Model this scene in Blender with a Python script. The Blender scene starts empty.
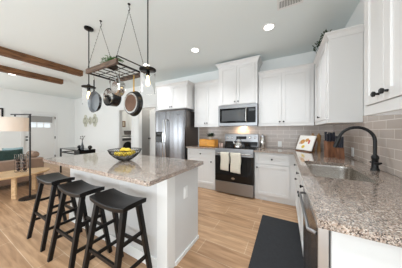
import bpy, bmesh, math, random
from mathutils import Vector, Matrix
random.seed(7)
sc = bpy.context.scene
COL = sc.collection
PI = math.pi
V = Vector

# ------------------------------------------------------------ camera, world, large lights, exposure
cam_d = bpy.data.cameras.new('camera')
cam = bpy.data.objects.new('camera', cam_d)
COL.objects.link(cam)
cam.location = (0, 0, 1.27)
cam.rotation_euler = (PI / 2, 0, 0.4972)
cam_d.sensor_width = 36
cam_d.lens = 154.8 / 402 * 36
cam_d.shift_y = -2.9 / 402
cam_d.clip_start = 0.02
sc.camera = cam

world = bpy.data.worlds.new('daylight')
sc.world = world
world.use_nodes = True
bg = world.node_tree.nodes['Background']
bg.inputs[0].default_value = (0.88, 0.95, 1.0, 1)
bg.inputs[1].default_value = 1.0

def area(name, loc, rot, sx, sy, power, color=(1, 1, 1)):
    d = bpy.data.lights.new(name, 'AREA')
    d.shape = 'RECTANGLE'
    d.size, d.size_y = sx, sy
    d.energy = power
    d.color = color
    o = bpy.data.objects.new(name, d)
    COL.objects.link(o)
    o.location = loc
    o.rotation_euler = rot
    return o

# added fill lights near the unseen rear windows, tilted upward to brighten the room
area('fill_light', (-1.0, -2.6, 1.1), (PI / 2 + 1.0, 0, 0), 3.2, 1.2, 82, (0.87, 0.94, 1.0))
area('fill_light', (-5.6, -2.6, 1.1), (PI / 2 + 0.1, 0, 0), 3.2, 1.2, 80, (0.87, 0.94, 1.0))
# added fill lights at the windowless side walls, left and right, evening the brightness
area('fill_light', (0.74, -1.6, 1.35), (PI / 2 + 0.3, 0, PI / 2), 2.4, 1.5, 86, (0.87, 0.94, 1.0))
area('fill_light', (-8.84, -1.2, 1.35), (PI / 2 + 0.1, 0, -PI / 2), 3.2, 1.5, 62, (0.87, 0.94, 1.0))
sc.view_settings.view_transform = 'Standard'
sc.view_settings.look = 'None'
sc.view_settings.gamma = 1
sc.view_settings.use_curve_mapping = False
sc.view_settings.exposure = 0.18

# ------------------------------------------------------------ materials
def lin(c):
    return tuple(((v / 255) / 12.92 if v / 255 <= 0.04045 else ((v / 255 + 0.055) / 1.055) ** 2.4) for v in c)

def mat(name, col, rough=0.5, metal=0.0, spec=0.5, emit=None, estr=0, coat=0, noise=0.0, nscale=8, trans=0, ior=1.45):
    m = bpy.data.materials.new(name)
    m.use_nodes = True
    nt = m.node_tree
    b = nt.nodes['Principled BSDF']
    c = lin(col)
    b.inputs['Base Color'].default_value = (*c, 1)
    b.inputs['Roughness'].default_value = rough
    b.inputs['Metallic'].default_value = metal
    b.inputs['Specular IOR Level'].default_value = spec
    b.inputs['IOR'].default_value = ior
    b.inputs['Coat Weight'].default_value = coat
    b.inputs['Coat Roughness'].default_value = 0.05
    b.inputs['Transmission Weight'].default_value = trans
    if emit:
        b.inputs['Emission Color'].default_value = (*lin(emit), 1)
        b.inputs['Emission Strength'].default_value = estr
    if noise:
        tc = nt.nodes.new('ShaderNodeTexCoord')
        n = nt.nodes.new('ShaderNodeTexNoise')
        n.inputs['Scale'].default_value = nscale
        n.inputs['Detail'].default_value = 4
        r = nt.nodes.new('ShaderNodeValToRGB')
        r.color_ramp.elements[0].position = 0.3
        r.color_ramp.elements[1].position = 0.7
        r.color_ramp.elements[0].color = (*[max(0, x * (1 - noise)) for x in c], 1)
        r.color_ramp.elements[1].color = (*[min(1, x * (1 + noise)) for x in c], 1)
        nt.links.new(tc.outputs['Object'], n.inputs['Vector'])
        nt.links.new(n.outputs['Fac'], r.inputs[0])
        nt.links.new(r.outputs[0], b.inputs['Base Color'])
    return m

def wood(name, dark, light, scale=(1, 12, 12), rough=0.5):
    m = mat(name, light, rough)
    nt = m.node_tree
    b = nt.nodes['Principled BSDF']
    tc = nt.nodes.new('ShaderNodeTexCoord')
    mp = nt.nodes.new('ShaderNodeMapping')
    mp.inputs['Scale'].default_value = scale
    n = nt.nodes.new('ShaderNodeTexNoise')
    n.inputs['Scale'].default_value = 4
    n.inputs['Detail'].default_value = 6
    r = nt.nodes.new('ShaderNodeValToRGB')
    r.color_ramp.elements[0].position = 0.32
    r.color_ramp.elements[1].position = 0.68
    r.color_ramp.elements[0].color = (*lin(dark), 1)
    r.color_ramp.elements[1].color = (*lin(light), 1)
    nt.links.new(tc.outputs['Object'], mp.inputs[0])
    nt.links.new(mp.outputs[0], n.inputs['Vector'])
    nt.links.new(n.outputs['Fac'], r.inputs[0])
    nt.links.new(r.outputs[0], b.inputs['Base Color'])
    return m

def floor_material():
    m = mat('plank_floor', (190, 150, 112), 0.38)
    nt = m.node_tree
    L = nt.links.new
    b = nt.nodes['Principled BSDF']
    tc = nt.nodes.new('ShaderNodeTexCoord')
    mp = nt.nodes.new('ShaderNodeMapping')
    mp.inputs['Location'].default_value = (0.37, -0.08, 0)
    L(tc.outputs['Object'], mp.inputs[0])
    br = nt.nodes.new('ShaderNodeTexBrick')
    br.offset = 0.37
    br.inputs['Scale'].default_value = 1
    br.inputs['Brick Width'].default_value = 1.2
    br.inputs['Row Height'].default_value = 0.22
    br.inputs['Mortar Size'].default_value = 0.0026
    br.inputs['Mortar Smooth'].default_value = 0.1
    br.inputs['Color1'].default_value = (*lin((194, 158, 124)), 1)
    br.inputs['Color2'].default_value = (*lin((174, 137, 104)), 1)
    br.inputs['Mortar'].default_value = (*lin((214, 190, 163)), 1)
    L(mp.outputs[0], br.inputs['Vector'])
    mp2 = nt.nodes.new('ShaderNodeMapping')
    mp2.inputs['Scale'].default_value = (1.1, 11, 1)
    L(tc.outputs['Object'], mp2.inputs[0])
    n = nt.nodes.new('ShaderNodeTexNoise')
    n.inputs['Scale'].default_value = 2.2
    n.inputs['Detail'].default_value = 7
    n.inputs['Distortion'].default_value = 0.6
    L(mp2.outputs[0], n.inputs['Vector'])
    r = nt.nodes.new('ShaderNodeValToRGB')
    r.color_ramp.elements[0].position = 0.3
    r.color_ramp.elements[1].position = 0.66
    r.color_ramp.elements[0].color = (0.62, 0.56, 0.5, 1)
    r.color_ramp.elements[1].color = (1.06, 1.06, 1.06, 1)
    L(n.outputs['Fac'], r.inputs[0])
    mx = nt.nodes.new('ShaderNodeMix')
    mx.data_type = 'RGBA'
    mx.blend_type = 'MULTIPLY'
    mx.inputs[0].default_value = 1
    L(br.outputs['Color'], mx.inputs[6])
    L(r.outputs[0], mx.inputs[7])
    L(mx.outputs[2], b.inputs['Base Color'])
    return m

def granite_material():
    m = mat('granite', (160, 146, 134), 0.13, coat=0.7)
    nt = m.node_tree
    L = nt.links.new
    b = nt.nodes['Principled BSDF']
    tc = nt.nodes.new('ShaderNodeTexCoord')
    def speck(scale, stops):
        v = nt.nodes.new('ShaderNodeTexVoronoi')
        v.inputs['Scale'].default_value = scale
        sp = nt.nodes.new('ShaderNodeSeparateColor')
        r = nt.nodes.new('ShaderNodeValToRGB')
        r.color_ramp.interpolation = 'CONSTANT'
        el = r.color_ramp.elements
        while len(el) < len(stops):
            el.new(0.5)
        for e, (p, c) in zip(el, stops):
            e.position = p
            e.color = (*lin(c), 1)
        L(tc.outputs['Object'], v.inputs['Vector'])
        L(v.outputs['Color'], sp.inputs[0])
        L(sp.outputs[0], r.inputs[0])
        return r
    a = speck(290, [(0, (40, 35, 33)), (0.15, (96, 82, 74)), (0.34, (154, 134, 120)), (0.62, (192, 177, 164)), (0.88, (126, 118, 114))])
    c = speck(205, [(0, (66, 57, 52)), (0.18, (136, 118, 105)), (0.5, (182, 162, 147)), (0.82, (206, 196, 186))])
    n = nt.nodes.new('ShaderNodeTexNoise')
    n.inputs['Scale'].default_value = 26
    n.inputs['Detail'].default_value = 3
    L(tc.outputs['Object'], n.inputs['Vector'])
    rr = nt.nodes.new('ShaderNodeValToRGB')
    rr.color_ramp.elements[0].position = 0.4
    rr.color_ramp.elements[1].position = 0.6
    L(n.outputs['Fac'], rr.inputs[0])
    mx = nt.nodes.new('ShaderNodeMix')
    mx.data_type = 'RGBA'
    L(rr.outputs[0], mx.inputs[0])
    L(a.outputs[0], mx.inputs[6])
    L(c.outputs[0], mx.inputs[7])
    L(mx.outputs[2], b.inputs['Base Color'])
    return m

def tile_material(name, axis):
    m = mat(name, (186, 168, 154), 0.2)
    nt = m.node_tree
    L = nt.links.new
    b = nt.nodes['Principled BSDF']
    tc = nt.nodes.new('ShaderNodeTexCoord')
    sp = nt.nodes.new('ShaderNodeSeparateXYZ')
    cb = nt.nodes.new('ShaderNodeCombineXYZ')
    L(tc.outputs['Object'], sp.inputs[0])
    L(sp.outputs[axis], cb.inputs[0])
    L(sp.outputs[2], cb.inputs[1])
    mp = nt.nodes.new('ShaderNodeMapping')
    mp.inputs['Location'].default_value = (0.03, 0.002, 0)
    L(cb.outputs[0], mp.inputs[0])
    br = nt.nodes.new('ShaderNodeTexBrick')
    br.inputs['Scale'].default_value = 1
    br.inputs['Brick Width'].default_value = 0.233
    br.inputs['Row Height'].default_value = 0.0805
    br.inputs['Mortar Size'].default_value = 0.0026
    br.inputs['Mortar Smooth'].default_value = 0.1
    br.inputs['Color1'].default_value = (*lin((190, 176, 166)), 1)
    br.inputs['Color2'].default_value = (*lin((180, 167, 157)), 1)
    br.inputs['Mortar'].default_value = (*lin((224, 214, 204)), 1)
    L(mp.outputs[0], br.inputs['Vector'])
    L(br.outputs['Color'], b.inputs['Base Color'])
    return m

def brushed(name, col, rough=0.28, wave=0):
    m = mat(name, col, rough, 1.0)
    nt = m.node_tree
    L = nt.links.new
    tc = nt.nodes.new('ShaderNodeTexCoord')
    mp = nt.nodes.new('ShaderNodeMapping')
    mp.inputs['Scale'].default_value = (60, 60, 0.8)
    n = nt.nodes.new('ShaderNodeTexNoise')
    n.inputs['Scale'].default_value = 6
    bp = nt.nodes.new('ShaderNodeBump')
    bp.inputs['Strength'].default_value = 0.04
    L(tc.outputs['Object'], mp.inputs[0])
    L(mp.outputs[0], n.inputs['Vector'])
    L(n.outputs['Fac'], bp.inputs['Height'])
    if wave:
        mp3 = nt.nodes.new('ShaderNodeMapping')
        mp3.inputs['Scale'].default_value = (7, 7, 0.25)
        n3 = nt.nodes.new('ShaderNodeTexNoise')
        n3.inputs['Scale'].default_value = 1.0
        n3.inputs['Detail'].default_value = 1
        b3 = nt.nodes.new('ShaderNodeBump')
        b3.inputs['Strength'].default_value = wave
        b3.inputs['Distance'].default_value = 0.05
        L(tc.outputs['Object'], mp3.inputs[0])
        L(mp3.outputs[0], n3.inputs['Vector'])
        L(n3.outputs['Fac'], b3.inputs['Height'])
        L(b3.outputs[0], bp.inputs['Normal'])
    L(bp.outputs[0], nt.nodes['Principled BSDF'].inputs['Normal'])
    return m

M = dict(
    wall=mat('wall_paint', (238, 239, 237), 0.85),
    ceiling=mat('ceiling_paint', (233, 240, 239), 0.9),
    fridge=brushed('fridge_steel', (132, 132, 134), 0.26, 0.35),
    steel3=brushed('door_steel', (206, 206, 206), 0.45),
    trim=mat('trim_white', (232, 232, 230), 0.45),
    cab=mat('cabinet_white', (226, 224, 222), 0.42),
    islandp=mat('island_panel', (214, 214, 213), 0.5),
    floor=floor_material(),
    granite=granite_material(),
    tile_back=tile_material('subway_tile', 0),
    tile_right=tile_material('subway_tile', 1),
    steel=brushed('stainless', (158, 158, 160), 0.32),
    steel2=mat('polished_steel', (205, 203, 200), 0.16, 1.0),
    sinksteel=brushed('sink_steel', (200, 195, 188), 0.24),
    darksteel=mat('dark_side_steel', (112, 106, 102), 0.4, 0.8),
    black=mat('matte_black', (14, 14, 15), 0.4),
    blackm=mat('black_metal', (26, 26, 27), 0.38, 0.6),
    stool=mat('stool_black', (11, 10, 10), 0.38, spec=0.4, noise=0.25, nscale=14),
    glassblk=mat('black_glass', (14, 14, 15), 0.06),
    greyglass=mat('grey_glass', (84, 86, 88), 0.1),
    beam=wood('rough_beam', (58, 38, 24), (142, 98, 62), (14, 1.2, 14), 0.7),
    rackwood=wood('rack_wood', (52, 40, 34), (112, 88, 70), (2, 14, 14), 0.6),
    oak=wood('pale_oak', (190, 152, 110), (218, 184, 142), (9, 2, 9), 0.45),
    orange=wood('honey_wood', (196, 128, 36), (222, 158, 62), (2, 12, 12), 0.35),
    walnut=wood('knife_wood', (92, 58, 40), (138, 92, 64), (9, 9, 1.5), 0.5),
    mill=wood('mill_wood', (150, 104, 60), (190, 146, 92), (9, 9, 1.5), 0.4),
    leather=mat('tan_leather', (146, 120, 102), 0.55, noise=0.1),
    green=mat('green_fabric', (44, 62, 56), 0.9, noise=0.2, nscale=30),
    leaf=mat('leaf_green', (74, 118, 52), 0.6, noise=0.35, nscale=20),
    leafd=mat('leaf_dark', (44, 60, 38), 0.6, noise=0.3, nscale=20),
    twig=mat('twig_dark', (62, 54, 46), 0.8, noise=0.4, nscale=20),
    white=mat('white_plastic', (236, 236, 234), 0.4),
    paper=mat('white_paper', (240, 236, 230), 0.6),
    cloth=mat('cream_towel', (222, 214, 198), 0.95, noise=0.06, nscale=60),
    rubber=mat('black_mat', (36, 37, 40), 0.75, noise=0.15, nscale=40),
    lemon=mat('lemon_yellow', (226, 194, 66), 0.45, noise=0.08, nscale=30),
    smoke=mat('smoked_glass', (70, 66, 72), 0.05, trans=0.75, ior=1.2),
    glass=mat('clear_glass', (250, 250, 250), 0.0, trans=1.0, ior=1.1),
    pane=mat('pane_glass', (250, 250, 250), 0.0, trans=1.0, ior=1.02),
    bulb=mat('lit_bulb', (255, 220, 160), 0.4, emit=(255, 214, 150), estr=6),
    bulb2=mat('warm_bulb', (255, 220, 180), 0.4, emit=(255, 220, 180), estr=5),
    lamp_on=mat('lit_lens', (255, 255, 250), 0.5, emit=(255, 250, 240), estr=5),
    shade=mat('linen_shade', (236, 230, 222), 0.9),
    pangrey=mat('grey_coating', (118, 121, 124), 0.35, 0.5),
    panblack=mat('black_enamel', (20, 19, 19), 0.25),
    copper=mat('browned_copper', (96, 70, 54), 0.42, 0.6, noise=0.25, nscale=10),
    brass=mat('brass', (196, 160, 88), 0.3, 0.9),
    plaque=mat('whitewashed_wood', (206, 205, 190), 0.8, noise=0.12, nscale=20),
    plaque2=mat('carved_grey', (168, 168, 152), 0.85, noise=0.15, nscale=20),
    valance=mat('grey_shade', (160, 158, 155), 0.8),
    closet=mat('closet_shade_grey', (150, 150, 148), 0.85),  # grey stands in for the dimness of the unlit closet
    navy=mat('knife_handle', (24, 27, 40), 0.35),
    teal=mat('teal_fabric', (150, 172, 176), 0.9),
    red=mat('red_print', (196, 70, 62), 0.5),
    bread=mat('bread_print', (206, 150, 84), 0.5, noise=0.3, nscale=40),
    vent=mat('vent_grey', (120, 120, 116), 0.6),
    ceramic=mat('ceramic_rose', (222, 196, 184), 0.35),
    pot=mat('pot_cream', (206, 198, 180), 0.6),
    beads=mat('dark_fill', (78, 64, 60), 0.6, noise=0.5, nscale=60),
)

# ------------------------------------------------------------ mesh builder
WL = {}
class MB:
    def __init__(s):
        s.bm = bmesh.new()
    def box(s, x0, x1, y0, y1, z0, z1):
        return s.obox(V((x0, y0, z0)), V((1, 0, 0)), V((0, 1, 0)), V((0, 0, 1)), x1 - x0, y1 - y0, z1 - z0)
    def obox(s, o, u, v, w, a, b, c):
        o, u, v, w = V(o), V(u), V(v), V(w)
        p = [s.bm.verts.new(o + u * (a * i) + v * (b * j) + w * (c * k)) for k in (0, 1) for j in (0, 1) for i in (0, 1)]
        for f in ((0, 2, 3, 1), (4, 5, 7, 6), (0, 1, 5, 4), (2, 6, 7, 3), (0, 4, 6, 2), (1, 3, 7, 5)):
            s.bm.faces.new([p[i] for i in f])
        return s
    def hexa(s, a, b):
        # a: four bottom corners, b: four top corners
        p = [s.bm.verts.new(q) for q in list(a) + list(b)]
        s.bm.faces.new(p[0:4][::-1]); s.bm.faces.new(p[4:8])
        for i in range(4):
            j = (i + 1) % 4
            s.bm.faces.new((p[i], p[j], p[4 + j], p[4 + i]))
        return s
    def loft(s, loops, cap0=True, cap1=True, close=True):
        L = [[s.bm.verts.new(p) for p in lp] for lp in loops]
        n = len(L[0])
        for a, b in zip(L, L[1:]):
            for i in range(n if close else n - 1):
                j = (i + 1) % n
                s.bm.faces.new((a[i], a[j], b[j], b[i]))
        if cap0: s.bm.faces.new(L[0][::-1])
        if cap1: s.bm.faces.new(L[-1])
        return s
    def lathe(s, c, prof, axis=(0, 0, 1), n=24, cap0=True, cap1=True, sx=1, sy=1):
        c = V(c); w = V(axis).normalized()
        t = V((1, 0, 0)) if abs(w.x) < 0.9 else V((0, 1, 0))
        u = (t - w * t.dot(w)).normalized(); v = w.cross(u)
        loops = [[c + w * h + u * (sx * r * math.cos(2 * PI * i / n)) + v * (sy * r * math.sin(2 * PI * i / n)) for i in range(n)] for r, h in prof]
        return s.loft(loops, cap0, cap1)
    def cyl(s, a, b, r, r2=None, n=12):
        a, b = V(a), V(b)
        return s.lathe(a, [(r, 0), (r if r2 is None else r2, (b - a).length)], b - a, n)
    def tube(s, pts, r, n=8):
        pts = [V(p) for p in pts]
        loops = []
        prev = None
        for i, p in enumerate(pts):
            d = (pts[min(i + 1, len(pts) - 1)] - pts[max(i - 1, 0)]).normalized()
            if prev is None:
                t = V((0, 0, 1)) if abs(d.z) < 0.9 else V((1, 0, 0))
                u = (t - d * t.dot(d)).normalized()
            else:
                u = (prev - d * prev.dot(d)).normalized()
            prev = u
            v = d.cross(u)
            rr = r[i] if isinstance(r, (list, tuple)) else r
            loops.append([p + u * (rr * math.cos(2 * PI * k / n)) + v * (rr * math.sin(2 * PI * k / n)) for k in range(n)])
        return s.loft(loops)
    def ball(s, c, r, sx=1, sy=1, sz=1, n=14):
        m = 8
        prof = [(r * math.sin(PI * i / m), -r * sz * math.cos(PI * i / m)) for i in range(m + 1)]
        prof[0] = (r * 0.02, -r * sz); prof[-1] = (r * 0.02, r * sz)
        return s.lathe(c, prof, (0, 0, 1), n, True, True, sx, sy)
    def tri(s, a, b, c):
        s.bm.faces.new([s.bm.verts.new(p) for p in (a, b, c)])
        return s
    def quad(s, *q):
        s.bm.faces.new([s.bm.verts.new(p) for p in q])
        return s
    def poly(s, loops, z0, z1):
        # extruded flat region with holes: loops of (x, y)
        edges = []
        for lp in loops:
            vs = [s.bm.verts.new((x, y, z1)) for x, y in lp]
            edges += [s.bm.edges.new((vs[i], vs[(i + 1) % len(vs)])) for i in range(len(vs))]
        r = bmesh.ops.triangle_fill(s.bm, use_beauty=True, edges=edges)
        fs = [g for g in r['geom'] if isinstance(g, bmesh.types.BMFace)]
        ex = bmesh.ops.extrude_face_region(s.bm, geom=fs, use_keep_orig=True)
        bmesh.ops.translate(s.bm, verts=[g for g in ex['geom'] if isinstance(g, bmesh.types.BMVert)], vec=(0, 0, z0 - z1))
        return s
    def build(s, name, m, parent=None, smooth=False, bevel=0, subd=0, **props):
        bmesh.ops.recalc_face_normals(s.bm, faces=s.bm.faces)
        off = WL.get(parent.name, V((0, 0, 0))) if parent else V((0, 0, 0))
        loc = V((0, 0, 0))
        if parent is None and s.bm.verts:
            xs = [v.co for v in s.bm.verts]
            loc = V(((min(p.x for p in xs) + max(p.x for p in xs)) / 2, (min(p.y for p in xs) + max(p.y for p in xs)) / 2, min(p.z for p in xs)))
            if props.get('kind') == 'structure': loc = V((0, 0, 0))
            if m in (M['granite'],): loc = V((0, 0, 0))
            off = loc
        for v in s.bm.verts: v.co -= off
        me = bpy.data.meshes.new(name)
        s.bm.to_mesh(me); s.bm.free()
        if smooth:
            for p in me.polygons: p.use_smooth = True
            me.update()
            try: me.set_sharp_from_angle(angle=math.radians(40))
            except Exception: pass
        o = bpy.data.objects.new(name, me)
        COL.objects.link(o)
        me.materials.append(m)
        o.location = loc if parent is None else (0, 0, 0)
        if parent: o.parent = parent
        WL[o.name] = off
        if bevel:
            b = o.modifiers.new('bevel', 'BEVEL'); b.width = bevel; b.segments = 2; b.limit_method = 'ANGLE'
        if subd:
            b = o.modifiers.new('subdivision', 'SUBSURF'); b.levels = subd; b.render_levels = subd
        for k, v in props.items(): o[k] = v
        return o

def thing(name, label, cat, loc, group=None):
    o = bpy.data.objects.new(name, None)
    COL.objects.link(o)
    o.empty_display_size = 0.1
    o.location = loc
    WL[o.name] = V(loc)
    o['label'] = label; o['category'] = cat
    if group: o['group'] = group
    return o

def copy_tree(o, parent=None):
    c = o.copy(); COL.objects.link(c)
    if parent: c.parent = parent
    for ch in list(o.children): copy_tree(ch, c)
    return c

def structure(name, mb, m, parent=None, **k):
    if parent is None: k['kind'] = 'structure'
    return mb.build(name, m, parent, **k)

X_, Y_, Z_ = V((1, 0, 0)), V((0, 1, 0)), V((0, 0, 1))

# ------------------------------------------------------------ the room
XL, XR, YB, YF, ZC = -8.9, 0.781, 3.65, -3.2, 2.81
structure('floor', MB().box(XL - 0.1, XR + 0.1, YF - 0.1, 5.6, -0.1, 0), M['floor'])
structure('ceiling', MB().box(XL - 0.1, XR + 0.1, YF - 0.1, 5.6, ZC, ZC + 0.1), M['ceiling'])
structure('wall_right', MB().box(XR, XR + 0.1, YF, YB, 0, ZC), M['wall'])
# the wall behind the photographer, with two wide window openings
wf = MB()
wf.box(XL, -7.3, YF - 0.1, YF, 0, ZC).box(-3.9, -2.7, YF - 0.1, YF, 0, ZC).box(0.7, XR, YF - 0.1, YF, 0, ZC)
wf.box(-7.3, -3.9, YF - 0.1, YF, 0, 0.5).box(-2.7, 0.7, YF - 0.1, YF, 0, 0.5)
wf.box(-7.3, -3.9, YF - 0.1, YF, 2.5, ZC).box(-2.7, 0.7, YF - 0.1, YF, 2.5, ZC)
structure('wall_front', wf, M['wall'])
# back wall with two doorways
DH = 2.045
A0, A1, B0, B1 = -5.47, -4.78, -4.40, -3.62
wb = MB()
for a, b in ((XL, A0), (A1, B0), (B1, XR)): wb.box(a, b, YB, YB + 0.11, 0, ZC)
wb.box(A0, A1, YB, YB + 0.11, DH, ZC).box(B0, B1, YB, YB + 0.11, DH, ZC)
structure('wall_back', wb, M['wall'])
# left wall with the front doorway
D0, D1, DZ = 2.0, 2.925, 2.0
wl = MB()
wl.box(XL - 0.1, XL, YF, D0, 0, ZC).box(XL - 0.1, XL, D1, 5.55, 0, ZC).box(XL - 0.1, XL, D0, D1, DZ, ZC)
structure('wall_left', wl, M['wall'])
# rooms beyond the doorways
structure('wall_utility', MB().box(-7.3, -7.2, YB + 0.11, 5.4, 0, ZC).box(-7.2, -4.6, 5.3, 5.4, 0, ZC), M['wall'])
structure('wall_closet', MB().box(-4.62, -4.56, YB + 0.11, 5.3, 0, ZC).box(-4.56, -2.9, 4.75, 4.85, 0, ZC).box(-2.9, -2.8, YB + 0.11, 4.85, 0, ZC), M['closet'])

def casing(name, x0, x1, zt):
    m = MB()
    w, t = 0.085, 0.018
    m.box(x0 - w, x0, YB - t, YB, 0, zt + w).box(x1, x1 + w, YB - t, YB, 0, zt + w).box(x0, x1, YB - t, YB, zt, zt + w)
    m.box(x0, x0 + 0.012, YB, YB + 0.11, 0, zt).box(x1 - 0.012, x1, YB, YB + 0.11, 0, zt)
    structure(name, m, M['trim'])
casing('trim_1', A0, A1, DH)
casing('trim_2', B0, B1, DH)
m = MB()
m.box(XL, XL + 0.018, D0 - 0.085, D0, 0, DZ + 0.085).box(XL, XL + 0.018, D1, D1 + 0.085, 0, DZ + 0.085).box(XL, XL + 0.018, D0, D1, DZ, DZ + 0.085)
structure('trim_3', m, M['trim'])
structure('baseboard_back', MB().box(XL + 0.02, A0 - 0.09, YB - 0.015, YB, 0, 0.11).box(A1 + 0.09, B0 - 0.09, YB - 0.015, YB, 0, 0.11).box(B1 + 0.09, -3.02, YB - 0.015, YB, 0, 0.11), M['trim'])
structure('baseboard_left', MB().box(XL, XL + 0.015, YF, D0 - 0.09, 0, 0.11).box(XL, XL + 0.015, D1 + 0.09, YB - 0.02, 0, 0.11), M['trim'])
# tiled backsplashes
structure('backsplash_back', MB().box(-2.03, XR - 0.008, YB - 0.008, YB, 0.917, 1.44), M['tile_back'])
structure('backsplash_right', MB().box(XR - 0.008, XR, 0.6, YB - 0.008, 0.917, 1.44), M['tile_right'])

# front door: slab with a lite of 3 x 2 panes
d = MB()
xd0, xd1 = XL - 0.06, XL - 0.015
L0, L1, LZ0, LZ1 = 2.16, 2.77, 1.42, 1.86
d.box(xd0, xd1, D0 + 0.005, L0, 0.01, DZ - 0.005).box(xd0, xd1, L1, D1 - 0.005, 0.01, DZ - 0.005)
d.box(xd0, xd1, L0, L1, 0.01, LZ0).box(xd0, xd1, L0, L1, LZ1, DZ - 0.005)
door = structure('door_1', d, M['trim'])
g = MB()
for k in range(1, 3): g.box(xd0 + 0.005, xd1 + 0.004, L0 + (L1 - L0) * k / 3 - 0.012, L0 + (L1 - L0) * k / 3 + 0.012, LZ0, LZ1)
g.box(xd0 + 0.006, xd1 + 0.003, L0, L1, (LZ0 + LZ1) / 2 - 0.055 , (LZ0 + LZ1) / 2 - 0.035)
fr = 0.03
g.box(xd1, xd1 + 0.012, L0 - fr, L0, LZ0 - fr, LZ1 + fr).box(xd1, xd1 + 0.012, L1, L1 + fr, LZ0 - fr, LZ1 + fr)
g.box(xd1, xd1 + 0.012, L0, L1, LZ0 - fr, LZ0).box(xd1, xd1 + 0.012, L0, L1, LZ1, LZ1 + fr)
g.build('door_muntin', M['trim'], door)
MB().box(xd0 + 0.015, xd0 + 0.02, L0, L1, LZ0, LZ1).build('door_glass', M['pane'], door)
MB().box(xd1 + 0.014, xd1 + 0.05, L0 - 0.06, L1 + 0.05, 1.63, 1.885).build('door_shade', M['valance'], door)
for z in (1.04, 0.92):
    k = MB()
    k.lathe((xd1, D0 + 0.075, z), [(0.03, 0), (0.03, 0.012), (0.012, 0.014), (0.012, 0.035), (0.03, 0.04), (0.03, 0.06), (0.018, 0.068)], X_, 14)
    k.build('door_knob', M['black'], door, True)
for z in (0.18, 0.99, 1.845):
    MB().box(xd1 - 0.004, XL + 0.022, D1 - 0.012, D1 + 0.012, z - 0.05, z + 0.05).build('door_hinge', M['black'], door)

# ajar pantry door
ph = math.radians(25)
u = V((-math.cos(ph), math.sin(ph), 0)); nrm = V((-math.sin(ph), -math.cos(ph), 0))
o = V((B1 - 0.014, YB + 0.075, 0.01))
leaf = structure('door_2', MB().obox(o, u, -nrm, Z_, 0.74, 0.035, 2.02), M['trim'])
pnl = MB()
for z0, z1 in ((0.2, 0.95), (1.1, 1.9)):
    pnl.obox(o + u * 0.11 + Z_ * z0, u, nrm, Z_, 0.52, 0.006, z1 - z0)
pnl.build('door_panel', M['trim'], leaf)
MB().lathe(o + u * 0.675 + Z_ * 1.0, [(0.03, 0), (0.03, 0.012), (0.012, 0.014), (0.012, 0.04), (0.03, 0.045), (0.03, 0.065), (0.018, 0.072)], nrm, 14).build('door_knob', M['black'], leaf, True)

# ------------------------------------------------------------ recessed ceiling lights (real lamps), then added fill lamps
def downlight(x, y, label, power=8):
    t = thing('recessed_light', label, 'ceiling light', (x, y, ZC), 'recessed ceiling lights')
    MB().lathe((x, y, ZC - 0.006), [(0.085, 0), (0.088, 0.004), (0.088, 0.006)], Z_, 28).build('trim_ring', M['white'], t, True)
    MB().lathe((x, y, ZC - 0.009), [(0.06, 0), (0.066, 0.003)], Z_, 28).build('lens', M['lamp_on'], t, True)
    ld = bpy.data.lights.new('lamp', 'AREA'); ld.shape = 'DISK'; ld.size = 0.13; ld.spread = math.radians(115); ld.energy = power; ld.color = (0.90, 0.95, 1.0)
    lo = bpy.data.objects.new('lamp', ld); COL.objects.link(lo); lo.location = (x, y, ZC - 0.012)
    return t
downlight(-1.50, 2.53, 'round recessed ceiling light above and left of the microwave cabinet')
downlight(-0.21, 2.49, 'round recessed ceiling light nearest the grey air vent')
downlight(-2.84, 2.56, 'round recessed ceiling light seen directly behind the rod of the nearer pendant')
downlight(-6.47, 1.24, 'round recessed ceiling light beyond the two wooden beams')
for x, y, p in ((-1.5, 0.2, 8), (-0.2, 0.2, 7), (-2.84, 0.2, 2), (-6.4, -1.2, 6), (-4.2, -1.2, 1.5)):  # unseen ceiling lamps added as fill, without fittings
    ld = bpy.data.lights.new('ceiling_fill', 'AREA'); ld.shape = 'DISK'; ld.size = 0.13; ld.spread = math.radians(115); ld.energy = p; ld.color = (0.90, 0.95, 1.0)
    lo = bpy.data.objects.new('ceiling_fill', ld); COL.objects.link(lo); lo.location = (x, y, ZC - 0.012)
for x, y, p in ((-6.2, 4.4, 14), (-4.0, 4.35, 20)):  # lamps added to brighten the utility room and closet, no fittings
    ld = bpy.data.lights.new('side_room_fill', 'AREA'); ld.shape = 'DISK'; ld.size = 0.3; ld.energy = p; ld.color = (1, 0.95, 0.88)
    lo = bpy.data.objects.new('side_room_fill', ld); COL.objects.link(lo); lo.location = (x, y, ZC - 0.02)

# ceiling vents
def vent(x0, x1, y0, y1, label, slat, frame):
    t = thing('ceiling_vent', label, 'air vent', ((x0 + x1) / 2, (y0 + y1) / 2, ZC))
    f = MB(); w = 0.022; z = ZC - 0.008
    f.box(x0, x1, y0, y0 + w, z, ZC).box(x0, x1, y1 - w, y1, z, ZC).box(x0, x0 + w, y0 + w, y1 - w, z, ZC).box(x1 - w, x1, y0 + w, y1 - w, z, ZC)
    ym = (y0 + y1) / 2
    f.box(x0 + w, x1 - w, ym - 0.01, ym + 0.01, z, ZC)
    f.build('frame', frame, t)
    s_ = MB()
    n = 14
    for i in range(n):
        x = x0 + w + (x1 - x0 - 2 * w) * (i + 0.5) / n
        s_.box(x - 0.004, x + 0.004, y0 + w, y1 - w, ZC - 0.007, ZC - 0.001)
    s_.build('slats', frame, t)
    MB().box(x0 + w, x1 - w, y0 + w, y1 - w, ZC - 0.0015, ZC).build('duct_backing', slat, t)
vent(-0.085, 0.19, 1.9, 2.20, 'rectangular grey slatted air vent in the kitchen ceiling', M['vent'], M['trim'])
vent(-5.35, -4.85, 1.15, 1.45, 'white slatted air vent in the ceiling between the wooden beams', M['wall'], M['trim'])

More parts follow.
